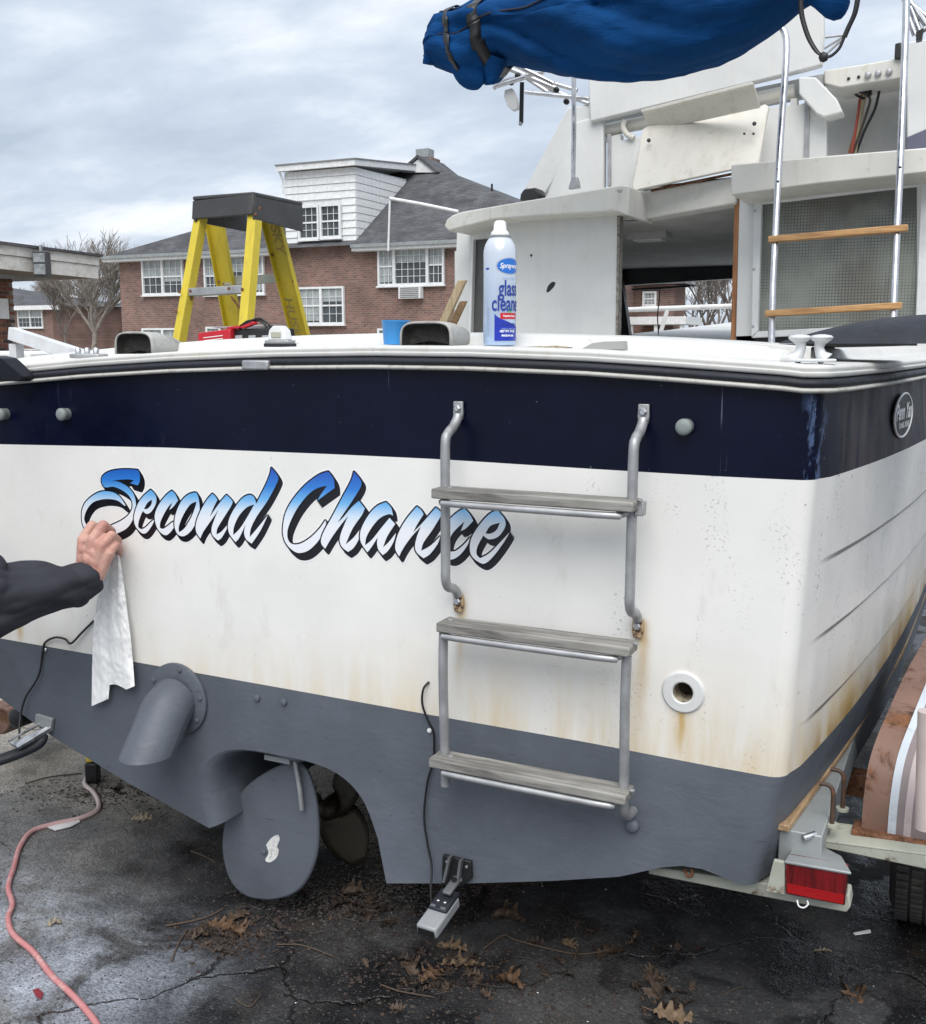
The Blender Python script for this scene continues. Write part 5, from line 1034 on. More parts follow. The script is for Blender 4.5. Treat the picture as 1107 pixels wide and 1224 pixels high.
for x0, x1, m in ((fx0+.052, fx0+.068, 'stripew'), (fx0+.068, fx0+.083, 'stripeg'), (fx0+.083, fx0+.097, 'stripep'), (fx0+.097, fx0+.14, 'stripeg')): arch_strip(x0, x1, WR+.001, 'fender_stripe', M[m], .003)
fend.parent = tr; fend.location = fend.location-Vector(WL['boat_trailer'])
MB().prism([(fx0-.018, .185, .495), (fx0+.3, .185, .495), (fx0+.3, .185, .525), (fx0-.018, .185, .525)], (0, .06, 0)).build('fender_step', M['rust'], tr, bevel=.003)
MB().tube([PY(1106, 990, .12), PY(1110, 850, .12)], .020, 20).build('guide_post', mat('pale_pink_pipe', (.55, .46, .43), .45), tr)
def wheel(cx_, nm='wheel'):
    w = MB(); c = Vector((cx_, WCY, WCZ)); pr_ = [(.20, -.10), (.30, -.105), (.325, -.09), (.335, -.06), (.337, -.02), (.337, .02), (.335, .06), (.325, .09), (.30, .105), (.20, .10)]
    ww = w.lathe(pr_, c, (1, 0, 0), 64).build(nm, M['tyre'], tr); r_ = MB().lathe([(.03, .06), (.12, .07), (.19, .10), (.2, .104)], c, (1, 0, 0), 32).build('rim', M['galv'], ww)
    mb = MB()
    for k in range(84):
        a = 2*math.pi*k/84
        for x in (-.075, -.04, -.004, .032, .068): 
            a2 = a+(.02 if x in (-.04, .032) else 0)
            e = Vector((0, math.cos(a2), math.sin(a2))); t = Vector((0, -math.sin(a2), math.cos(a2))); q = c+e*.334+Vector((x-.012, 0, 0))
            mb.add([q-t*.008, q+t*.008, q+t*.008+Vector((.028, 0, 0)), q-t*.008+Vector((.028, 0, 0)), q-t*.006+e*.009, q+t*.006+e*.009, q+t*.006+e*.009+Vector((.028, 0, 0)), q-t*.006+e*.009+Vector((.028, 0, 0))], [(4, 5, 6, 7), (0, 1, 5, 4), (1, 2, 6, 5), (2, 3, 7, 6), (3, 0, 4, 7)])
    mb.build('tread_blocks', M['tyre'], ww, smooth=False, kind='stuff')
wheel(.30); wheel(-2.50)
fo = fend.copy(); COL.objects.link(fo); fo.location = fo.location+Vector((-2.80, 0, 0)); WL[fo.name] = WL['fender']
MB().box((-2.45, WCY-.03, .30), (.26, WCY+.03, .36)).build('axle', M['rust'], tr)
MB().box((-1.14, 3, .45), (-1.04, 9.2, .53)).build('tongue', M['galv'], tr); MB().box((-2.2, 5.4, .50), (.03, 5.5, .60)).build('front_cross_member', M['galv'], tr)
MB().box((-1.16, 8.6, .0), (-1.10, 8.66, .6)).build('jack_post', M['galv'], tr)
# port side lamp and bracket seen under the chine
MB().prism([PY(0, 846, .5), PY(15, 848, .5), (PY(18, 862, .5)), PY(4, 878, .5), PY(-20, 880, .5), PY(-20, 845, .5)], (0, .3, 0)).build('fender_end', M['fenderp'], tr, bevel=.006)
MB().prism([PY(17, 843, .4), PY(30, 846, .4), PY(28, 868, .4), PY(10, 872, .4)], (0, .06, 0)).build('bracket', M['black'], tr, bevel=.003)
MB().lathe([(.02, -.02), (.034, -.01), (.034, .02), (.02, .03)], PY(24, 857, .38), (0, -1, 0), 16).build('bracket_roller', M['black'], tr)
# ================================================================== PERSON wiping the transom (head and body stand left of the picture)
def capsules(caps, vox, name, m, parent, smooth=3, fn=None, kind=None):
    mb = MB()
    for a, b, r0, r1, *fl in caps:
        a, b = Vector(a), Vector(b); d = b-a; L = d.length; n = 7; P, R_ = [], []
        ax_ = d.normalized() if L > 1e-5 else Vector((0, 0, 1))
        for i in range(5): t = math.pi/2*(1-i/4); P.append(a-ax_*r0*math.sin(t)); R_.append(max(1e-4, r0*math.cos(t)))
        for i in range(1, 5): P.append(a+d*i/5); R_.append(lerp(r0, r1, i/5))
        for i in range(5): t = math.pi/2*i/4; P.append(b+ax_*r1*math.sin(t)); R_.append(max(1e-4, r1*math.cos(t)))
        mb.tube(P, R_, 14, flat=fl[0] if fl else None)
    o = mb.build(name, m, None, recalc=True); r = o.modifiers.new('r', 'REMESH'); r.mode = 'VOXEL'; r.voxel_size = vox
    s = o.modifiers.new('s', 'SMOOTH'); s.iterations = smooth; s.factor = .5
    dg = bpy.context.evaluated_depsgraph_get(); me = bpy.data.meshes.new_from_object(o.evaluated_get(dg)); o.modifiers.clear(); o.data = me
    if fn:
        co = np.empty(len(me.vertices)*3); me.vertices.foreach_get('co', co); nr = np.empty_like(co); me.vertices.foreach_get('normal', nr); co = co.reshape(-1, 3); nr = nr.reshape(-1, 3); c = o.location
        for i in range(len(co)): co[i] += nr[i]*fn(Vector(co[i])+c)
        me.vertices.foreach_set('co', co.ravel())
    for p_ in me.polygons: p_.use_smooth = True
    me.materials.clear(); me.materials.append(m); me.update()
    w = WL[o.name]
    if parent is not None: o.parent = parent; o.location = w-WL[parent.name]
    return o
def m_skin():
    g = NG('weathered_skin'); n = g.noise(g.O, 22, 5, .6)
    c = g.mix(g.ramp(n, .35, .65), (.46, .225, .18), (.58, .34, .27)); c = g.mix(g.ramp(g.noise(g.O, 60, 4, .6), .55, .72, 0, .45), c, (.42, .16, .125))
    g.b.inputs['Subsurface Weight'].default_value = .12; g.b.inputs['Subsurface Radius'].default_value = (.01, .004, .002); g.b.inputs['Subsurface Scale'].default_value = .5
    v = g.vor(g.O, 420, 'DISTANCE_TO_EDGE'); return g.done(c, .5, 0, g.bump(g.ramp(v, 0, .15), .18, .0006, g.bump(g.noise(g.sc(g.O, (1, 1, 2.2)), 85, 6, .65), .7, .0028)))
SK = m_skin()
per = thing('person', 'person at left in dark grey sweatshirt wiping the transom with a white rag', 'person', (-2.45, -.62, 0))
def H(x, y, Y): return PY(x, y, Y)
caps = []
wr = H(104, 690, -.115); elb = H(-28, 722, -.40)
mcp = [H(99, 645, -.094), H(111, 645, -.106), H(122, 652, -.104), H(130, 661, -.094)]
pip = [H(110, 628, -.070), H(123, 628, -.080), H(133, 640, -.076), H(138, 652, -.070)]
dip = [H(121, 634, -.035), H(133, 635, -.040), H(141, 646, -.038), H(143, 656, -.036)]
tip = [H(123, 646, -.014), H(135, 648, -.014), H(141, 656, -.014), H(142, 664, -.015)]
rr2 = [.0132, .0140, .0130, .0115]
for i in range(4):
    q = wr.lerp(mcp[i], .30); q = q+(mcp[i]-mcp[1])*.35
    caps += [(q, mcp[i], .0170, .0142), (mcp[i], pip[i], rr2[i]*1.05, rr2[i]), (pip[i], dip[i], rr2[i], rr2[i]*.86), (dip[i], tip[i], rr2[i]*.86, rr2[i]*.74)]
pal = [wr.lerp(mcp[i], .75)+Vector((0, .012, 0)) for i in range(4)]
for i in range(3): caps += [(mcp[i]+Vector((0, .003, -.006)), mcp[i+1]+Vector((0, .003, -.006)), .0135, .0128), (mcp[i].lerp(wr, .3), mcp[i+1].lerp(wr, .3), .0165, .0155)]
caps += [(mcp[1].lerp(wr, .5), mcp[2].lerp(wr, .5), .021, .020), (mcp[0].lerp(wr, .5), mcp[3].lerp(wr, .5), .019, .018)]
caps += [(wr+Vector((0, .006, 0)), pal[1], .022, .018), (pal[0], pal[3], .016, .015), (wr.lerp(mcp[0], .45), wr.lerp(mcp[3], .6), .019, .018)]
th = [H(98, 672, -.085), H(103, 652, -.050), H(112, 648, -.030), H(120, 652, -.022)]
caps += [(wr.lerp(th[0], .4), th[0], .018, .015), (th[0], th[1], .015, .0125), (th[1], th[2], .0125, .0115), (th[2], th[3], .0115, .0095)]
caps += [(wr, wr.lerp(elb, .3), .0255, .030), (wr.lerp(elb, .3), elb, .031, .042), (wr+(mcp[0]-wr)*.15, wr-(mcp[0]-wr)*.2, .024, .026)]
# body: standing outside the frame to the left, turned to the boat
hip = Vector((-2.50, -.66, .93)); chest = Vector((-2.46, -.58, 1.28)); nk = Vector((-2.45, -.56, 1.47)); hd = Vector((-2.44, -.50, 1.62)); shR = Vector((-2.26, -.60, 1.40)); shL = Vector((-2.66, -.56, 1.40))
elL = Vector((-2.80, -.62, 1.12)); haL = Vector((-2.74, -.40, .93))
caps += [(hip, chest, .14, .15), (chest, nk, .14, .06), (nk, hd-Vector((0, 0, .05)), .055, .056), (hd+Vector((0, 0, .035)), hd+Vector((0, .02, -.055)), .088, .060), (hd+Vector((0, .085, -.03)), hd+Vector((0, .098, -.01)), .014, .010),
         (hd+Vector((-.083, .0, -.01)), hd+Vector((-.083, 0, .02)), .014, .014), (hd+Vector((.083, .0, -.01)), hd+Vector((.083, 0, .02)), .014, .014),
         (shR, elb, .05, .043), (shL, elL, .05, .042), (elL, haL, .04, .026), (shR, shL, .06, .06)]
for s in (-1, 1):
    hj = hip+Vector((s*.10, 0, -.03)); kn = Vector((hip.x+s*.12, hip.y+.02, .50)); an_ = Vector((hip.x+s*.13, hip.y-.02, .09))
    caps += [(hj, kn, .085, .058), (kn, an_, .056, .038), (an_+Vector((0, 0, -.035)), an_+Vector((0, .15, -.05)), .036, .032)]
for k in range(4): f0 = haL+Vector((-.03+.02*k, .05, -.07)); caps += [(haL, f0, .016, .011), (f0, f0+Vector((0, .01, -.035)), .0095, .009), (f0+Vector((0, .01, -.035)), f0+Vector((0, -.01, -.06)), .009, .0075)]
caps += [(haL, haL+Vector((.045, .04, -.03)), .014, .011), (haL+Vector((.045, .04, -.03)), haL+Vector((.05, .05, -.07)), .010, .009)]
body = capsules(caps, .0032, 'body', SK, per, 3)
def fold_fn(v):
    d = (v-wr).length
    a = mnoise.noise(Vector((v.x*7, v.y*4, v.z*16)))*.012+mnoise.noise(Vector((v.x*26+v.z*18, v.y*10, v.z*13)))*.011+abs(mnoise.noise(Vector((v.x*14-v.z*22, v.y*8, v.z*12+4))))*.014
    if v.x > -2.45 and v.z < 1.2: a += .009*math.sin((v.x*.9+v.z*.45)*66+5*mnoise.noise(v*7))*max(0, 1-abs(d-.14)/.16)
    return a
SWM = mat('dark_grey_sweatshirt', (.045, .046, .056), .95, var=.15, vs=4, bump=.6, bs=420, bd=.0012, dirt=.2, dcol=(.06, .06, .065), damt=.3, ds=30)
SWM.node_tree.nodes['Principled BSDF'].inputs['Specular IOR Level'].default_value = .1
cuff = H(93, 701, -.135); e2 = elb
sw_caps = [(hip+Vector((0, 0, .03)), chest, .175, .18), (chest, nk-Vector((0, 0, .02)), .17, .085), (shR, shL, .085, .085), (shR, e2+Vector((.0, .0, .02)), .085, .078), (e2, cuff.lerp(e2, .35), .080, .064), (cuff.lerp(e2, .35), cuff, .064, .047), (cuff, H(97, 697, -.13), .050, .050), (shL, elL, .08, .065), (elL, haL.lerp(elL, .25), .065, .05), (e2+Vector((-.02, 0, .04)), e2+Vector((-.06, -.02, .1)), .085, .085)]
capsules(sw_caps, .005, 'sweatshirt', SWM, per, 4, fold_fn)
jc = [(hip+Vector((0, 0, -.03)), hip+Vector((0, 0, .06)), .16, .165)]
for s in (-1, 1):
    hj = hip+Vector((s*.10, 0, -.05)); kn = Vector((hip.x+s*.12, hip.y+.02, .50)); an_ = Vector((hip.x+s*.13, hip.y-.02, .10)); jc += [(hj, kn, .105, .078), (kn, an_, .076, .062)]
capsules(jc, .008, 'jeans', mat('blue_denim', (.03, .045, .09), .9, var=.3, bump=.4), per, 3)
for s in (-1, 1): an_ = Vector((hip.x+s*.13, hip.y-.02, .05)); capsules([(an_, an_+Vector((0, .17, -.005)), .048, .043), (an_, an_+Vector((0, 0, .05)), .047, .047)], .008, 'work_shoe', M['black'], per, 2)
capsules([(hd+Vector((0, -.03, .055)), hd+Vector((0, .02, .055)), .088, .082), (hd+Vector((0, -.045, 0)), hd+Vector((0, -.04, -.03)), .078, .06)], .006, 'hair', mat('short_brown_hair', (.07, .045, .03), .8, bump=.8, bs=260), per, 2)
for s in (-1, 1): disc(hd+Vector((s*.031, .088, .012)), .011, .004, M['white'], 'eye', per, ax=(0, 1, 0), n=12); 
MB().box((-.022, 0, -.004), (.022, .006, .004), c=hd+Vector((0, .086, -.062))).build('mouth', mat('lip_colour', (.35, .12, .10), .5), per, bevel=.003)
# rag hanging from the hand
Lp = [(131, 652), (127, 672), (121, 700), (116, 718), (112.5, 740), (111, 768), (110, 800), (109.5, 842)]; Rp = [(140, 650), (143, 664), (146, 684), (149, 705), (152, 728), (156, 760), (159, 792), (161, 820)]
rows_ = []; nr_, nc_ = 90, 44
def pl(P, t): t *= len(P)-1; i = min(int(t), len(P)-2); return (lerp(P[i][0], P[i+1][0], t-i), lerp(P[i][1], P[i+1][1], t-i))
for i in range(nr_):
    t = i/(nr_-1); a, b = pl(Lp, t), pl(Rp, t); row = []
    for j in range(nc_):
        s = j/(nc_-1); bx = 0
        if t > .86: bx = -(14*math.sin(math.pi*min(1, s*1.25))*((t-.86)/.14) if s > .40 else -2*((t-.86)/.14))
        x_ = lerp(a[0], b[0], s); y_ = lerp(a[1], b[1], s)+bx
        amp = .0045*(1-.25*t)+.002; ph = s*9+1.2*math.sin(t*3)
        dp = -.022-amp*(math.sin(ph)*.75+.25*math.sin(ph*2.3+1))-.005*mnoise.noise(Vector((s*3.1, t*6.5, 1)))-.0035*abs(mnoise.noise(Vector((s*7.5+t*3, t*13-s*4, 5))))-.0045*(.5-abs(mnoise.noise(Vector((s*6+t*9, t*17-s*5, 2)))))-.0022*abs(mnoise.noise(Vector((s*15-t*6, t*26+s*7, 9))))
        if t < .16: dp = lerp(-.045, dp, t/.16)
        row.append(PY(x_, y_, min(-.006, dp)))
    rows_.append(row)
rag = MB().grid(rows_).build('rag', mat('white_cotton_rag', (.88, .88, .86), .95, var=.03, bump=.4, bs=60, bd=.003), None, sharp=3)
tag(rag, 'crumpled white cotton rag hanging from the hand over the transom', 'rag')
rows_ = []
for i in range(26):
    t = i/25; a = (lerp(128, 124, t), lerp(666, 688, t)); b = (lerp(138, 128, t)+2, lerp(664, 690, t)); rows_.append([PY(lerp(a[0], b[0], j/9), lerp(a[1], b[1], j/9), -.065-.008*math.sin(j*1.3+t*2)) for j in range(10)])

# ================================================================== BUILDINGS
def window(px_, Y, parent, kind='double', cur=True, mun=True):
    x0, y0, x1, y1 = px_; Y = Y-.10; a = PY(x0, y1, Y); b = PY(x1, y0, Y); xa, xb, za, zb = a.x, b.x, a.z, b.z; w = xb-xa; h = zb-za
    fr = MB(); t = .09; d0, d1 = Y-.05, Y+.08
    fr.box((xa, d0, za), (xa+t, d1, zb)); fr.box((xb-t, d0, za), (xb, d1, zb)); fr.box((xa+t, d0, zb-t), (xb-t, d1, zb)); fr.box((xa+t, d0, za), (xb-t, d1, za+t))
    units = {'double': [(0, .5), (.5, 1)], 'single': [(0, 1)], 'triple': [(0, .25), (.25, .75), (.75, 1)]}[kind]
    for (u0, u1) in units[1:]: fr.box((xa+w*u0-t*.7, d0+.005, za+t), (xa+w*u0+t*.7, d1, zb-t))
    o = fr.build('window', M['whitetrim'], parent, smooth=False)
    MB().box((xa-.06, Y-.09, za-.07), (xb+.06, Y+.05, za-.002)).build('sill', M['whitetrim'], o, smooth=False)
    for i, (u0, u1) in enumerate(units):
        l = xa+w*u0+t*.85; r = xa+w*u1-t*.85; lo = za+t+.002; hi = zb-t-.002; md = (lo+hi)/2
        wide = kind == 'triple' and i == 1
        MB().box((l, Y+.06, lo), (r, Y+.07, hi)).build('pane', M['glassdark'], o, smooth=False)
        if cur: MB().box((l+.01, Y+.052, (lerp(lo, hi, random.choice((.05, .35, .5, .5, .62)))) if not wide else lerp(lo, hi, .62)), (r-.01, Y+.059, hi)).build('blind', M['curtain'], o, smooth=False)
        sb = MB(); 
        if not wide: sb.box((l, Y+.0, md-.035), (r, Y+.05, md+.035))
        nx, ny = (3, 2) if not wide else (5, 5)
        if mun:
            for k in range(1, nx): x = lerp(l, r, k/nx); sb.box((x-.011, Y+.02, lo), (x+.011, Y+.045, hi))
            rows = ny*(1 if wide else 2)
            for k in range(1, rows):
                z = lerp(lo, hi, k/rows)
                if not wide and k == ny: continue
                sb.box((l, Y+.021, z-.010), (r, Y+.044, z+.010))
        if sb.v: sb.build('glazing_bars', M['whitetrim'], o, smooth=False)
    return o
def house_main():
    Y = 38.; h = thing('brick_house', 'two storey red brick house with grey hip roof and white dormer', 'house', (-26, 43, 0))
    xL = PY(143, 330, Y).x; ze = PY(143, 306, Y-.5).z; xR = PY(690, 300, Y).x
    zd = PY(400, 291, Y).z                                # bottom of the white dormer
    w = MB(); w.box((xL, Y, 0), (xR, 50, ze-.02)); w.build('wall', M['brick'], h, smooth=False)
    dx0, dx1 = PY(341, 250, Y-.12).x, PY(425, 250, Y-.12).x
    MB().box((dx0+.02, Y-.02, ze-.4), (dx1-.02, Y+.3, zd)).build('wall_rise', M['brick'], h, smooth=False)
    eL, eR = xL-.55, xR+.55; ys = Y-.5; yb = 50.5
    pk = PY(507, 196, 44.); pk2 = Vector((pk.x+.2, 44., pk.z))
    pkL = PY(480, 206, 44.) ; 
    A, B_, C_, D = (eL, ys, ze), (eR, ys, ze), (eR, yb, ze), (eL, yb, ze)
    rf = MB(); rf.add([A, B_, C_, D, tuple(pk), tuple(pk2)], [(0, 1, 5, 4), (1, 2, 5), (2, 3, 4, 5), (3, 0, 4)]); ro_ = rf.build('roof', M['shingle'], h, smooth=False)
    # cornice and gutter
    x0, x1 = dx0, dx1
    for a, b in ((eL, x0-.02), (x1+.02, eR)):
        MB().box((a, ys-.02, ze-.26), (b, Y-.001, ze-.22)).build('soffit', M['whitetrim'], h, smooth=False)
        MB().box((a, ys-.04, ze-.24), (b, ys+.03, ze-.04)).build('fascia_board', M['whitetrim'], h, smooth=False)
        MB().box((a, ys-.15, ze-.12), (b, ys-.05, ze+.02)).build('gutter', M['galv'], h, smooth=False)
    # dormer
    zt = PY(341, 206, Y-.12).z; yf = Y-.12; pk_s = PX(521, 206, dx1); yb2 = min(pk_s.y, 46); zb2 = pk_s.z
    wins = [(357, 245, 381, 287), (383, 243, 407, 285)]
    core = MB(); core.prism([(dx1-.1, yf+.05, zd), (dx1-.1, yf+.05, zt), (dx1-.1, yb2+1, zt+.2), (dx1-.1, yb2+1, zd)], (-(dx1-dx0-.2), 0, 0)); core.build('dormer_core', M['whitetrim'], h, smooth=False)
    nrow = 10; z0, z1 = zd, zt
    wx0, wx1 = PY(355, 260, yf).x, PY(409, 260, yf).x; wz0, wz1 = PY(380, 288, yf).z, PY(380, 242, yf).z
    for k in range(nrow):
        a, b = lerp(z0, z1, k/nrow), lerp(z0, z1, (k+1)/nrow)-.012
        segs = [(dx0, wx0), (wx1, dx1)] if a < wz1 and b > wz0 else [(dx0, dx1)]
        for s0, s1 in segs: MB().prism([(s0, yf-.02, a), (s0, yf+.02, b), (s0, yf+.05, b), (s0, yf+.05, a)], (s1-s0, 0, 0)).build('siding_board', M['whitetrim'], h, smooth=False)
    for k in range(nrow):
        a, b = lerp(z0, z1, k/nrow), lerp(z0, z1, (k+1)/nrow)-.012
        # clip the side boards on the roof slope
        def yroof(z): t = (z-ze)/(pk.z-ze); return lerp(ys, 44., t)+.05
        ya, yb3 = max(yf+.06, yroof(a)+.0), yb2+.6
        if yb3 > yf+.3: MB().prism([(dx1-.02, yf+.05, a), (dx1+.02, yf+.05, a), (dx1-.0, yf+.05, b), (dx1-.02, yf+.05, b)], (0, yb3-yf, 0)).build('siding_board', M['whitetrim'], h, smooth=False)
    MB().prism([(dx1+.20, yf-.35, zt), (dx1+.20, yf-.35, zt+.24), (dx1+.20, yb2+.8, zb2+.28), (dx1+.20, yb2+.8, zb2+.02)], (-(dx1-dx0+.40), 0, 0)).build('dormer_roof', M['shingle'] if False else M['whitetrim'], h, smooth=False)
    MB().prism([(dx1+.24, yf-.40, zt+.24), (dx1+.24, yf-.40, zt+.29), (dx1+.24, yb2+.8, zb2+.34), (dx1+.24, yb2+.8, zb2+.29)], (-(dx1-dx0+.48), 0, 0)).build('dormer_roofing', mat('weathered_grey_roll_roofing', (.22, .22, .22), .9), h, smooth=False)
    MB().tube([(dx0-.1, yf-.3, zt+.1), (dx0-.05, yf-.05, zt-.35), (dx0-.05, yf-.05, zt-.9)], .05, 6).build('downpipe', M['whitetrim'], h)
    for p in wins: window(p, yf-.02, h, 'single', False)
    MB().box((dx0, yf-.06, zd-.10), (dx1, yf+.05, zd+.02)).build('dormer_sill', M['whitetrim'], h, smooth=False)
    for p, k in (((171, 308, 218, 353), 'double'), ((245, 304, 315, 353), 'triple'), ((357, 342, 411, 388), 'double'), ((452, 292, 531, 342), 'triple'), ((172, 392, 219, 438), 'double'), ((248, 390, 314, 438), 'triple'), ((452, 392, 531, 438), 'triple')): window(p, Y-.001, h, k)
    a, b = PY(477, 357, Y-.3), PY(503, 342, Y-.3); ac = MB().box((a.x, Y-.35, a.z), (b.x, Y-.06, b.z)).build('window_air_conditioner', M['whitetrim'], h, smooth=False)
    for k in range(6): z = lerp(a.z+.06, b.z-.06, k/5); MB().box((a.x+.08, Y-.37, z-.02), (b.x-.08, Y-.352, z+.015)).build('louvre', mat('louvre_grey', (.16, .16, .15), .6) if 'louvre_grey' not in bpy.data.materials else bpy.data.materials['louvre_grey'], ac, smooth=False)
    # little gable and the chimney with its metal cowl
    c0 = PY(506, 196, 44.2); g0, g1, g2 = PY(479, 206, 43), PY(500, 190, 43), PY(522, 206, 43); MB().prism([g0, g2, g1], (0, 2.5, 0)).build('gable', M['whitetrim'], h, smooth=False)
    MB().prism([g0+Vector((-.15, -.1, 0)), g1+Vector((0, -.1, .18)), g1+Vector((0, -.1, .04)), g0+Vector((0, -.1, -.03))], (0, 2.7, 0)).build('gable_roof', M['shingle'], h, smooth=False); MB().prism([g2+Vector((.15, -.1, 0)), g1+Vector((0, -.1, .18)), g1+Vector((0, -.1, .04)), g2+Vector((0, -.1, -.03))], (0, 2.7, 0)).build('gable_roof', M['shingle'], h, smooth=False)
    a, b = PY(498, 196, 44.5), PY(517, 188, 44.5); ch_ = MB().box((a.x, 44.4, a.z-1.2), (b.x, 45.3, b.z)).build('chimney', M['brick'], h, smooth=False)
    a, b = PY(497, 188.5, 44.5), PY(512, 177, 44.5); MB().box((a.x, 44.5, a.z), (b.x, 45.1, b.z)).build('chimney_cowl', M['galv'], ch_, smooth=False)
    v = PY(588, 235, 42); MB().tube([v+Vector((0, 0, -.6)), v+Vector((0, 0, .55))], .05, 6).build('vent_pipe', M['black'], ro_)
    MB().tube(T([(466, 237), (505, 244), (548, 253)], 30), .055, 8).build('service_mast', M['whitetrim'], h); MB().tube(T([(466, 240), (464, 300)], 37.2), .045, 6).build('service_cable', M['whitetrim'], h)
    return h
house_main()
def house_left():
    Y = 62.; h = thing('brick_house', 'distant red brick house at far left with grey roof beside the bare tree', 'house', (-57, 66, 0)); 
    xR = PY(63, 380, Y).x; xL = xR-14; ze = PY(40, 364, Y).z
    MB().box((xL, Y, 0), (xR, Y+10, ze-.1)).build('wall', M['brick'], h, smooth=False)
    pk = PY(0, 346, Y+5); A = [(xL-.5, Y-.5, ze), (xR+.8, Y-.5, ze-.15), (xR+.8, Y+10, ze), (xL-.5, Y+10, ze), (pk.x-2, Y+5, pk.z+.5), (pk.x, Y+5, pk.z+.3)]
    MB().add(A, [(0, 1, 5, 4), (1, 2, 5), (2, 3, 4, 5), (3, 0, 4)]).build('roof', M['shingle'], h, smooth=False)
    MB().box((xL-.5, Y-.55, ze-.45), (xR+.8, Y-.001, ze-.1)).build('fascia_board', M['whitetrim'], h, smooth=False)
    window((22, 367, 50, 392), Y-.001, h, 'double'); window((25, 417, 50, 440), Y-.001, h, 'double')
house_left()
def house_right():
    Y = 46.; h = thing('brick_house', 'red brick house with white porch roof seen through the cabin windscreen', 'house', (-14, 50, 0))
    a = PY(700, 400, Y); b = PY(806, 345, Y); MB().box((a.x, Y, 0), (b.x, Y+2, b.z+.2)).build('wall', M['brick'], h, smooth=False)
    MB().add([(a.x-.5, Y-.5, b.z+.2), (b.x+.6, Y-.5, b.z+.2), (b.x+.6, Y+2.5, b.z+.2), (a.x-.5, Y+2.5, b.z+.2), (a.x+3, Y+1.2, b.z+2), (b.x-3, Y+1.2, b.z+2)], [(0, 1, 5, 4), (1, 2, 5), (2, 3, 4, 5), (3, 0, 4)]).build('roof', M['shingle'], h, smooth=False)
    window((768, 348, 785, 366), Y-.001, h, 'single')
    p0, p1 = PY(748, 388, Y-3), PY(820, 378, Y-3); MB().box((p0.x, Y-3, p0.z), (p1.x, Y-.01, p1.z)).build('porch_roof', M['whitetrim'], h, smooth=False)
    for x in (p0.x+.2, (p0.x+p1.x)/2, p1.x-.2): MB().box((x-.08, Y-2.9, 0), (x+.08, Y-2.74, p0.z-.002)).build('porch_post', M['whitetrim'], h, smooth=False)
house_right()
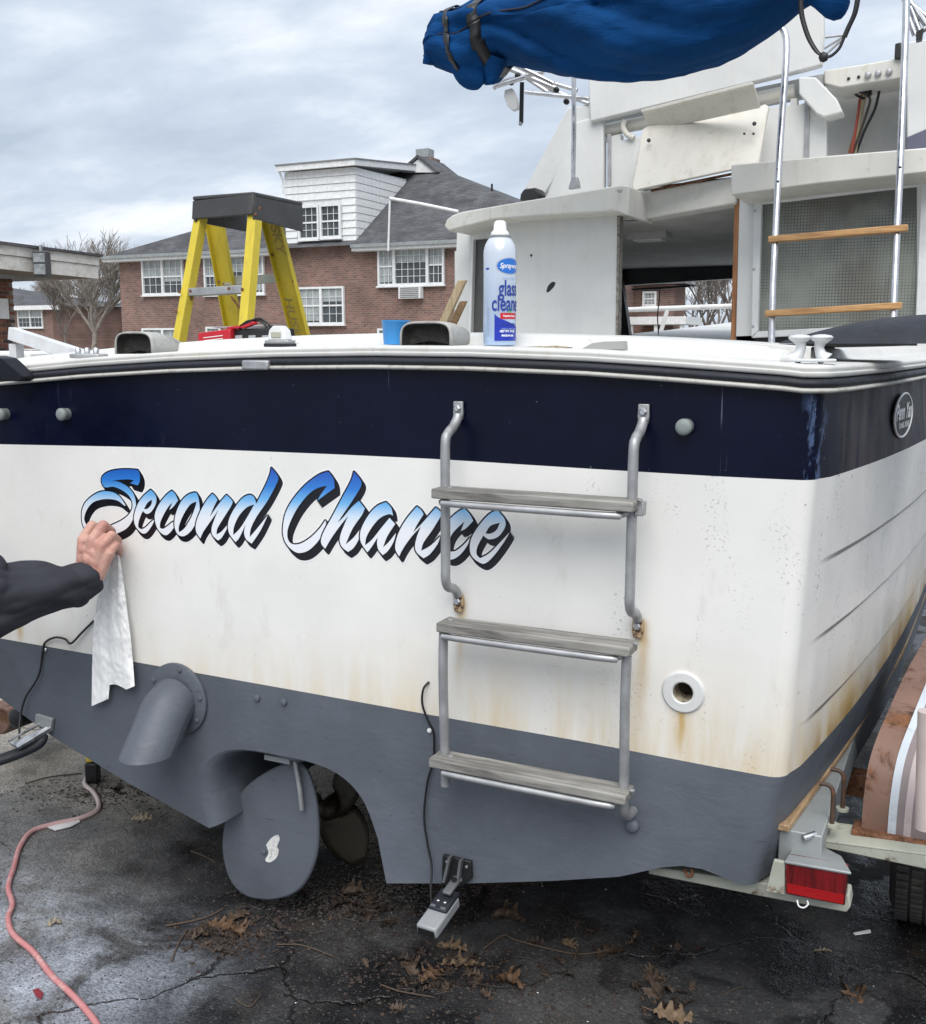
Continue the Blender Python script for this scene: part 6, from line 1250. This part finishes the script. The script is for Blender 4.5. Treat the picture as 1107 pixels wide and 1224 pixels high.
def garage():
    h = thing('brick_garage', 'nearby brick garage with peeling white eaves at the left edge', 'garage', (-16.5, 11, 0))
    X = -15.5; z1 = PX(0, 292, X); p2 = PX(118, 307, X); q1 = PX(20, 322, X); q2 = PX(118, 333, X)
    FA = mat('peeling_white_fascia', (.62, .60, .56), .7, dirt=.6, dcol=(.22, .18, .14), damt=.6, ds=3)
    y0, y1 = 8.5, p2.y; zt = p2.z; zb = q2.z; zm = lerp(zt, zb, .42)
    slope = (z1.z-p2.z)/(z1.y-p2.y)
    def zz(y, z): return z+(y-y1)*slope
    MB().prism([(X, y0, zz(y0, zm)+.01), (X, y1, zm+.01), (X, y1, zt), (X, y0, zz(y0, zt))], (-.04, 0, 0)).build('upper_fascia', FA, h, smooth=False)
    MB().prism([(X-.03, y0, zz(y0, zb)), (X-.03, y1, zb), (X-.03, y1, zm), (X-.03, y0, zz(y0, zm))], (-.04, 0, 0)).build('lower_fascia', FA, h, smooth=False)
    MB().prism([(X+.06, y0, zz(y0, zt)+.002), (X+.06, y1+.06, zt+.002), (X+.06, y1+.06, zt+.05), (X+.06, y0, zz(y0, zt)+.05)], (-4, 0, 0)).build('roof', M['shingle'], h, smooth=False)
    MB().box((X-4, y1-.04, zb), (X-.071, y1, zt)).build('front_fascia', FA, h, smooth=False)
    MB().prism([(X-.08, y0, zz(y0, zb)+.01), (X-.08, y1-.05, zb+.01), (X-1.1, y1-.05, zb+.01), (X-1.1, y0, zz(y0, zb)+.01)], (0, 0, .02)).build('soffit', mat('brown_soffit', (.16, .13, .10), .8), h, smooth=False)
    # brick pier with separate bricks, two faces
    yc = 13.1; xw = PY(20, 380, yc).x; zt_ = zb-.02
    MB().box((xw-3, 8.6, 0), (xw-.03, yc-.03+0, zt_)).build('wall', mat('grey_mortar', (.28, .25, .22), .95, dirt=.4), h, smooth=False)
    BM = [mat('brick_face_%s' % n, c, .85, var=.25, vs=12, bump=.4, bs=60, bd=.004) for n, c in (('red', (.20, .075, .05)), ('brown', (.13, .06, .045)), ('dark', (.065, .045, .04)), ('orange', (.28, .12, .07)))]
    meshes = []
    for m_ in BM:
        me = MB().box((-.03, -.095, -.03), (.012, .095, .03)).build('brick', m_, h, smooth=False); meshes.append(me.data); bpy.data.objects.remove(me)
    random.seed(3); n = 0; bh, bl = .078, .206
    zlo = 1.15
    for r in range(int((zt_-zlo)/bh)):
        for k in range(6):
            if n >= 290: break
            y = yc-.13-bl*k-(.5*bl if r % 2 else 0)
            o = bpy.data.objects.new('brick', random.choices(meshes, [5, 3, 1.5, 2])[0]); COL.objects.link(o); WL[o.name] = Vector((xw-.03, y, zlo+.04+r*bh)); o.parent = h; o.location = WL[o.name]-WL['brick_garage']; n += 1
    a = PX(0, 380, xw+.02); MB().box((xw+.02, PX(10, 370, xw+.02).y-1.4, PX(5, 381, xw+.02).z), (xw+.035, PX(10, 370, xw+.02).y, PX(5, 357, xw+.02).z)).build('white_panel', M['white'], h, smooth=False)
    fl2 = thing('flood_light', 'grey wall pack flood lamp with glass front on the garage fascia', 'flood lamp', (X+.2, PX(48, 318, X).y, PX(48, 318, X).z))
    c = PX(50, 316, X+.15); SCL = 1.5; R3 = Matrix.Rotation(math.radians(-62), 3, 'Z')
    def fb2(a, b): f = (1.4, .62, 1.35); return tuple(q*k for q, k in zip(a, f)), tuple(q*k for q, k in zip(b, f))
    MB().box(*fb2((-.10, -.20, -.17), (.08, .20, .17)), R3, c).build('housing', M['cap'], fl2, bevel=.01)
    GL = mat('cloudy_lamp_glass', (.26, .28, .29), .15, vs=9, var=.4); MB().box(*fb2((.082, -.17, -.14), (.10, .17, .0)), R3, c).build('lamp_glass', GL, fl2, bevel=.004)
    MB().box(*fb2((.082, -.17, .02), (.10, .17, .14)), R3, c).build('upper_glass', GL, fl2, bevel=.004); MB().box(*fb2((-.03, -.03, .17), (.03, .03, .26)), R3, c).build('sensor', M['galv'], fl2, bevel=.004)
garage()
# long white board propped beyond the port side, white shelf end, leaning timber
def plank(pts, vec, name, m, label, cat, legs=None, lm=None):
    a = np.mean([tuple(p) for p in pts], 0); t = thing(name, label, cat, (a[0], a[1], 0)); MB().prism(pts, vec).build('board', m, t, bevel=.003)
    for q in legs or []: MB().box((q[0]-.03, q[1]-.03, 0), (q[0]+.03, q[1]+.03, q[2])).build('post', lm or m, t)
    return t
y_ = 2.6; pt = [PY(9, 406, y_), PY(10, 391, y_), PY(112, 424, y_-.3), PY(100, 436, y_-.3)]
plank(pt, (0, .06, 0), 'sloping_board', mat('white_vinyl_board', (.62, .63, .64), .45), 'long white board sloping down behind the port corner of the deck', 'board', [(PY(14, 405, y_).x, y_+.03, PY(14, 405, y_).z-.03)])
b0 = [PY(6, 408, y_-.02), PY(9, 406, y_-.02), PY(98, 436, y_-.35), PY(60, 430, y_-.35)]; 
y_ = 3.2; a = PY(-30, 436, y_); b = PY(34, 420, y_); t = thing('white_bench', 'white bench end standing left of the sloping board', 'bench', (a.x, y_, 0)); MB().box((a.x, y_, a.z+.02), (b.x, y_+.5, b.z)).build('top', M['white'], t, bevel=.02)
for x in (a.x+.1, b.x-.15): MB().box((x-.03, y_+.1, 0), (x+.03, y_+.16, a.z+.02)).build('leg', M['white'], t)
def lean(p, q, Y, r, m, label):
    a = PY(*p, Y); b = PY(*q, Y); t = (b.z-0)/(b.z-a.z); g0 = b+(a-b)*t; d = (b-g0)*1.0; o = MB().prism([g0, g0+Vector((r, 0, 0)), b+Vector((r, 0, 0)), b], (0, r*.6, 0)).build('timber_board', m, None, bevel=.003); tag(o, label, 'board')
lean((523, 388), (547, 335), 2.25, .04, M['pine'], 'pale timber board leaning by the cabin, left one'); lean((536, 388), (549, 360), 2.32, .035, M['ply'], 'short darker timber board leaning right of the pale one')
# dark corner cap of the far rub rail beyond the frame edge
cpt = MB().prism([PY(-12, 425, -.10), PY(2, 428, -.10), PY(27, 451, -.06), PY(24, 456, -.06), PY(-12, 455, -.10)], (0, .05, 0)).build('rail_corner', M['rubber'], boat, bevel=.004)

# ================================================================== BARE TREES
def tree(base, h, seed, label, m, spread=.5, levels=6, r0=None, lean=(0, 0), nbr=3, minr=.0085, fork=.22):
    rnd = random.Random(seed); t = thing('bare_tree', label, 'tree', base, 'bare winter trees')
    trunk = MB(); br = MB(); tw = MB(); r0 = r0 or h*.013
    def seg(mb, a, b, ra, rb, n): 
        d = (b-a); u = d.cross(Vector((.3, .7, .2))).normalized(); w_ = d.cross(u).normalized(); vs = []
        for p, r in ((a, ra), (b, rb)):
            for k in range(n): an = 2*math.pi*k/n; vs.append(p+(u*math.cos(an)+w_*math.sin(an))*r)
        mb.add(vs, [(k, (k+1) % n, (k+1) % n+n, k+n) for k in range(n)])
    def grow(p, d, L, r, lv):
        ns = 3 if lv < 4 else 2; q = p
        for i in range(ns):
            d = (d+Vector((rnd.uniform(-.16, .16), rnd.uniform(-.16, .16), rnd.uniform(-.03, .12)))).normalized(); e = q+d*L/ns; ra = lerp(r, r*.66, i/ns); rb = lerp(r, r*.66, (i+1)/ns)
            seg(trunk if lv == 0 else (br if lv < 4 else tw), q, e, max(ra, minr), max(rb, minr), 7 if lv < 2 else (4 if lv < 4 else 3)); q = e
            if lv > 0 and lv < levels and rnd.random() < .75:
                dd = (d+Vector((rnd.uniform(-1, 1), rnd.uniform(-1, 1), rnd.uniform(-.3, .6)))*.75).normalized(); grow(q, dd, L*rnd.uniform(.45, .65), rb*.5, lv+1 if lv+1 > 2 else lv+2)
        if lv < levels:
            k = rnd.choice((2, 3)) if lv else nbr
            for i in range(k):
                an = rnd.uniform(0, 6.28) if lv else 6.28*i/k+rnd.uniform(-.4, .4); sp = rnd.uniform(.5, 1.)*spread*(1.25 if lv == 0 else 1.1)
                dd = (d+Vector((math.cos(an), math.sin(an), rnd.uniform(-.1, .3)))*sp).normalized(); grow(q, dd, L*rnd.uniform(.66, .86), r*.62, lv+1)
    grow(Vector(base), Vector((lean[0], lean[1], 1)).normalized(), h*fork, r0, 0)
    trunk.build('trunk', m, t, sharp=2, recalc=False); br.build('branches', m, t, sharp=2, recalc=False); tw.build('twigs', m, t, smooth=False, kind='stuff', recalc=False)
def gpos(px_, Y): p = PY(px_, 400, Y); return (p.x, Y, 0)
tree(gpos(108, 47), 9.5, 5, 'broad bare tree left of the brick house, forking low', M['bark2'], .62, 6, .20, nbr=5, fork=.23)
tree(gpos(78, 52), 9.0, 11, 'thinner bare tree left of the broad forking one', M['bark'], .5, 6, nbr=3)
tree(gpos(140, 75), 13.0, 21, 'tall distant bare tree behind the house corner', M['bark2'], .5, 6)
tree(gpos(50, 90), 13, 22, 'distant bare tree behind the small left house', M['bark2'], .5, 6)
tree(gpos(598, 70), 11.5, 31, 'bare treetop above the right slope of the brick house roof', M['bark2'], .5, 6)
tree(gpos(635, 66), 12, 32, 'bare treetop beside the cabin roof', M['bark2'], .5, 6)
for i, (x, Y, s, hh) in enumerate(((826, 54, 41, 9), (846, 50, 42, 9.5), (866, 58, 43, 10), (884, 53, 44, 9), (800, 75, 45, 11))):
    tree(gpos(x, Y), hh, s, 'bare tree through the windscreen, %s from the brick house' % ('first', 'second', 'third', 'fourth', 'the farthest back, hidden part')[i], M['bark'], .45, 5, nbr=3)
hd_ = MB(); a = PY(118, 400, 70); far = thing('slate_roof_house', 'low dark grey roof between the bare tree and brick house', 'house', (a.x, 70, 0)); p0 = PY(108, 412, 70); p1 = PY(190, 412, 70); p2 = PY(140, 387, 74); p3 = PY(190, 387, 74)
MB().prism([p0, p1, Vector((p1.x, 70, p3.z+1)), Vector((p2.x, 70, p2.z+.6))], (0, 6, 0)).build('roof', M['shingle'], far, smooth=False); MB().box((p0.x+.5, 70.3, 0), (p1.x, 75.5, p0.z-.002)).build('wall', M['whitetrim'], far, smooth=False)

# ================================================================== GROUND, LITTER, HOSE
gm = MB(); n = 0
def terr(x, y): return .012*mnoise.noise(Vector((x*1.3, y*1.3, 0)))+.004*mnoise.noise(Vector((x*5, y*5, 3)))
xs_ = [-400, -150, -60, -25, -12, -7]+[-5+.06*i for i in range(110)]+[2, 3, 5, 9, 20, 60, 150, 400]; ys_ = [-400, -100, -30, -12, -6, -3.5]+[-2.6+.06*i for i in range(95)]+[3.6, 4.5, 6, 9, 14, 25, 50, 100, 200, 500, 1500]
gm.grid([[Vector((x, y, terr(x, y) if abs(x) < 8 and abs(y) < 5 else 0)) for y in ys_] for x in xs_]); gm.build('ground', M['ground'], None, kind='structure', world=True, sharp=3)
def G0(x, y, lift=0.): 
    p = PZ(x, y, 0); return Vector((p.x, p.y, terr(p.x, p.y)+lift))
hose = smoothpath([G0(x, y, .008) for x, y in [(109, 925), (101, 938), (112, 950), (118, 962), (115, 972), (95, 981), (62, 988), (38, 996), (24, 1014), (17, 1038), (10, 1062), (15, 1082), (10, 1098), (16, 1118), (40, 1140), (62, 1168), (84, 1190), (102, 1210), (118, 1232), (130, 1260)]], 8)
def m_hose():
    g = NG('dirty_red_hose'); x, y, z = g.xyz(); f = g.ramp(y, .55, -.05); c = g.mix(f, (.60, .51, .48), (.50, .20, .20)); c = g.mix(g.ramp(g.noise(g.P, 25, 5, .7), .5, .7, 0, .6), c, (.58, .50, .46)); return g.done(c, .6, 0, g.bump(g.noise(g.P, 80, 3), .2, .001))
ho = thing('extension_cord', 'dirty pink extension cord winding across the asphalt at left', 'cord', tuple(hose[0])); MB().tube(hose, .0078, 10).build('cord', m_hose(), ho, sharp=2)
pb = G0(112, 934, .0); MB().box((-.022, -.026, .0), (.022, .022, .075), Matrix.Rotation(.5, 3, 'Z'), pb+Vector((0, 0, .004))).build('plug_body', M['black'], ho, bevel=.006); MB().tube([pb+Vector((-.006, .0, .08)), pb+Vector((-.012, 0, .12))], [.018, .014], 10).build('plug_head', mat('yellow_plug', (.60, .42, .03), .5), ho)
# oak leaves
def m_leaf(name, c): g = NG(name); cc_ = g.mix(g.ramp(g.noise(g.O, 60, 5, .65), .35, .68), tuple(q*.45 for q in c), c); return g.done(cc_, .62, 0, g.bump(g.noise(g.O, 130, 4), .5, .001))
LM = [m_leaf('tan_leaf', (.26, .18, .11)), m_leaf('brown_leaf', (.10, .064, .041)), m_leaf('dark_wet_leaf', (.045, .028, .020)), m_leaf('orange_brown_leaf', (.16, .09, .048)), m_leaf('pale_leaf', (.42, .35, .25))]
def leaf_mesh(seed, curl):
    rnd = random.Random(seed); half = []; L = 1.0; lobes = 4
    for i in range(33):
        t = i/32; w = .36*math.sin(math.pi*min(1, t*.93+.04))**.7; lob = .5+.5*math.cos(2*math.pi*(t*lobes-.5)); w *= .34+.70*lob**1.1*(1+rnd.uniform(-.22, .22)); half.append((t+.10*lob*abs(w), max(.012, w)))
    mb = MB(); rows = []
    for (t, w) in half:
        row = []
        for s in (-1, -.6, -.25, 0, .25, .6, 1):
            y = s*w; z = curl*(abs(y)**1.5)*1.6+.20*curl*math.sin(t*3.1)+.30*curl*mnoise.noise(Vector((t*4, y*7, seed)))+.16*mnoise.noise(Vector((t*9, y*13, seed+3)))
            row.append(Vector((t-.5, y, z+.02*(1-abs(s)))))
        rows.append(row)
    mb.grid(rows); mb.tube([(-.5, 0, .01), (-.66, .02, .03), (-.78, .05, .02)], [.014, .010, .008], 5); return mb
LMS = []
for s in range(6):
    for mi, m_ in enumerate(LM):
        o = leaf_mesh(s, [.25, .7, 1.2, .5, .9, 1.5][s]).build('oak_leaf', m_, None, sharp=3, recalc=False); LMS.append(o.data); bpy.data.objects.remove(o)
GR = 'dead oak leaves on the asphalt'
def leaf(x, y, size, mi, rot, label, tilt=0., form=None, sx=1.):
    me = LMS[(form if form is not None else random.randrange(6))*5+mi]; o = bpy.data.objects.new('oak_leaf', me); COL.objects.link(o); p = G0(x, y, .004+size*.05); o.location = p; o.scale = (size, size*sx, size*.6); o.rotation_euler = (random.uniform(-.25, .25)+tilt, random.uniform(-.25, .25), rot); tag(o, label, 'leaf', GR); return o
random.seed(12)
big = [((546, 1152), .13, 0, .4, 'largest curled tan oak leaf in the front litter'), ((602, 1172), .11, 3, -.3, 'orange brown oak leaf right of the large tan leaf'), ((600, 1098), .13, 1, .2, 'flat brown leaf just right of the grey transducer'), ((512, 1168), .09, 3, 1.2, 'small orange oak leaf left of the large tan leaf'), ((492, 1160), .09, 1, 2.1, 'crumpled brown leaf left end of the front litter'),
       ((534, 1133), .10, 0, .1, 'narrow tan leaf directly below the transducer'), ((728, 1140), .11, 1, .9, 'brown oak leaf alone on the bare asphalt centre right'), ((682, 1132), .08, 0, 2.4, 'tan leaf fragment left of the lone brown leaf'), ((1022, 1192), .10, 3, 1.9, 'orange oak leaf alone near the lower right corner'), ((800, 1214), .11, 0, .3, 'long tan oak leaf at the bottom edge'), ((782, 1192), .11, 1, 1.4, 'brown leaf above the bottom edge leaf'),
       ((776, 1170), .07, 1, .2, 'small leaf tangled with the twig at lower centre'), ((166, 979), .08, 4, .5, 'pale leaf on the asphalt right of the cord'), ((65, 1103), .055, 4, 1.0, 'small pale curled leaf inside the bend of the cord'), ((262, 1108), .10, 3, .2, 'reddish brown leaf in the pile left of the rudder'), ((278, 1100), .09, 1, 1.1, 'brown leaf on top of the pile left of the rudder'), ((288, 1116), .10, 3, 2.6, 'curled leaf at the right side of the pile'), ((240, 1120), .08, 1, .7, 'leaf at the left side of the pile'), ((636, 1128), .06, 2, .4, 'dark leaf between the flat brown leaf and tan fragment'),
       ((420, 1070), .10, 1, .6, 'brown wet leaf below the tunnel opening'), ((440, 1095), .09, 2, 2.0, 'dark wet leaf left of the transducer'), ((400, 1085), .08, 2, 1.0, 'dark leaf behind the rudder foot'), ((566, 1058), .08, 1, .3, 'brown leaf behind the transducer bracket'), ((500, 1050), .08, 1, 1.5, 'leaf behind the transducer cable'), ((705, 1118), .06, 2, 1.1, 'small dark leaf near the dry patch'), ((980, 1137), .05, 4, .2, 'tiny pale scrap of leaf below the tail lamp')]
for (xy, s, mi, r, lab) in big: leaf(*xy, s*.9, mi, r, lab)
for (cx_, cy_, sx_2, sy_2, n_) in ((275, 1118, 42, 16, 26), (545, 1165, 85, 26, 34), (430, 1090, 55, 22, 26), (795, 1195, 40, 20, 12), (700, 1145, 130, 34, 12), (160, 945, 60, 14, 10)):
    for k in range(n_):
        x, y = random.gauss(cx_, sx_2*.6), random.gauss(cy_, sy_2*.6); leaf(x, y, random.uniform(.018, .05), random.choice((1, 2, 2, 2, 1)), random.uniform(0, 6.3), 'small dead leaf scrap in the litter on the asphalt', random.uniform(-.5, .5), sx=random.uniform(.6, 1))
# twigs
TW = mat('dry_twig', (.085, .06, .042), .85)
for (pts, r, lab, mi) in (([(578, 1138), (602, 1122), (620, 1128), (690, 1142), (738, 1134)], .0035, 'long pale twig lying beside the dry asphalt patch', 0), ([(455, 1180), (480, 1188), (520, 1194)], .003, 'thin twig left of the front leaf litter', 0), ([(198, 1108), (232, 1102), (252, 1096), (268, 1088)], .004, 'dark twig left of the leaf pile', 0), ([(205, 1150), (214, 1128), (224, 1112)], .004, 'short dark twig below the leaf pile', 0), ([(280, 1196), (298, 1206), (312, 1192)], .002, 'curved thin twig at the bottom left centre', 0),
    ([(330, 1132), (362, 1134), (400, 1148)], .003, 'twig below the rudder', 0), ([(228, 1020), (244, 1026), (258, 1034)], .003, 'pale twig left of the rudder', 0), ([(770, 1190), (785, 1180), (800, 1170)], .003, 'twig crossing the bottom leaves', 0), ([(30, 938), (60, 930), (98, 925)], .004, 'crooked twig near the plug', 0), ([(865, 1190), (880, 1182), (890, 1180)], .0018, 'hair thin twig left of the orange leaf', 0)):
    tag(MB().tube(smoothpath([G0(x, y, .005) for x, y in pts], 5), [r*.62]*((len(pts)-1)*5)+[r*.3], 6).build('twig', TW, None, sharp=2), lab, 'twig', 'twigs on the asphalt')
# crumbs, grit and needles: too many to count
rnd = random.Random(4); mb = MB()
def scatter(mb, N, fn, lo, hi, flat=.5):
    for i in range(N):
        x, y = fn(); 
        if not (-60 < x < 1170 and 880 < y < 1260): continue
        p = G0(x, y, .001); s = rnd.uniform(lo, hi)*rnd.uniform(.5, 1); a = rnd.uniform(0, 6.28); u = Vector((math.cos(a), math.sin(a), 0))*s; w_ = Vector((-math.sin(a), math.cos(a), 0))*s*rnd.uniform(.4, 1)
        mb.add([p+u, p+w_, p-u*rnd.uniform(.6, 1), p-w_, p+Vector((0, 0, s*flat))+u*.2], [(0, 1, 4), (1, 2, 4), (2, 3, 4), (3, 0, 4)])
scatter(mb, 2600, lambda: (rnd.uniform(-40, 1150), rnd.uniform(1000, 1250)), .0018, .005); scatter(mb, 350, lambda: (rnd.gauss(130, 90), rnd.gauss(948, 12)), .002, .006)
scatter(mb, 1500, lambda: (rnd.gauss(440, 60), rnd.gauss(1075, 24)), .003, .009)
tag(mb.build('grit', mat('dark_grit', (.055, .05, .046), .8, var=.5, vs=40), None, smooth=False, kind='stuff', recalc=False), 'dark grit scattered over the asphalt', 'grit')
mb = MB(); scatter(mb, 600, lambda: (rnd.gauss(140, 80), rnd.gauss(950, 11)), .003, .009, .3); scatter(mb, 500, lambda: (rnd.gauss(275, 36), rnd.gauss(1118, 14)), .004, .014, .4); scatter(mb, 700, lambda: (rnd.gauss(545, 80), rnd.gauss(1165, 26)), .003, .011, .4); scatter(mb, 400, lambda: (rnd.gauss(430, 50), rnd.gauss(1085, 20)), .004, .012, .4)
for (cx_, cy_, n_) in ((300, 1122, 60), (130, 950, 40), (560, 1170, 40), (440, 1090, 30)):
    for i in range(n_):
        p = G0(rnd.gauss(cx_, 40), rnd.gauss(cy_, 14), .004); a = rnd.uniform(0, 6.28); l = rnd.uniform(.015, .05); mb.tube([p, p+Vector((math.cos(a)*l, math.sin(a)*l, rnd.uniform(0, .01)))], .0011, 4)
tag(mb.build('leaf_crumbs', LM[2], None, smooth=False, kind='stuff', recalc=False), 'brown leaf crumbs and needles in drifts on the asphalt', 'leaf litter')
mb = MB(); scatter(mb, 130, lambda: (rnd.uniform(0, 1107), rnd.uniform(930, 1224)), .0018, .0035)
mb.v = mb.v[:5*60]; mb.f = mb.f[:4*60]; mb.mi = mb.mi[:4*60]
tag(mb.build('pale_chips', M['white'], None, smooth=False, kind='stuff', recalc=False), 'tiny pale paint chips dotted over the asphalt', 'paint chips')
pp = [G0(x, y, .004) for x, y in [(56, 990), (75, 984), (92, 980), (96, 984), (84, 990), (66, 994)]]; tag(MB().prism(pp, (0, 0, .003)).build('paper_scrap', M['white'], None), 'torn white paper scrap under the cord', 'paper')
pp = [G0(x, y, .004) for x, y in [(1020, 1117), (1040, 1114), (1041, 1117), (1022, 1119)]]; tag(MB().prism(pp, (0, 0, .003)).build('paper_scrap', M['white'], None), 'thin white paper strip below the trailer', 'paper')
pp = [G0(x, y, .003) for x, y in [(39, 1184), (46, 1182), (52, 1188), (49, 1196), (43, 1192)]]; tag(MB().prism(pp, (0, 0, .001)).build('red_leaf_scrap', mat('dark_red', (.22, .02, .03), .5), None), 'small dark red leaf scrap near the lower left corner', 'leaf')
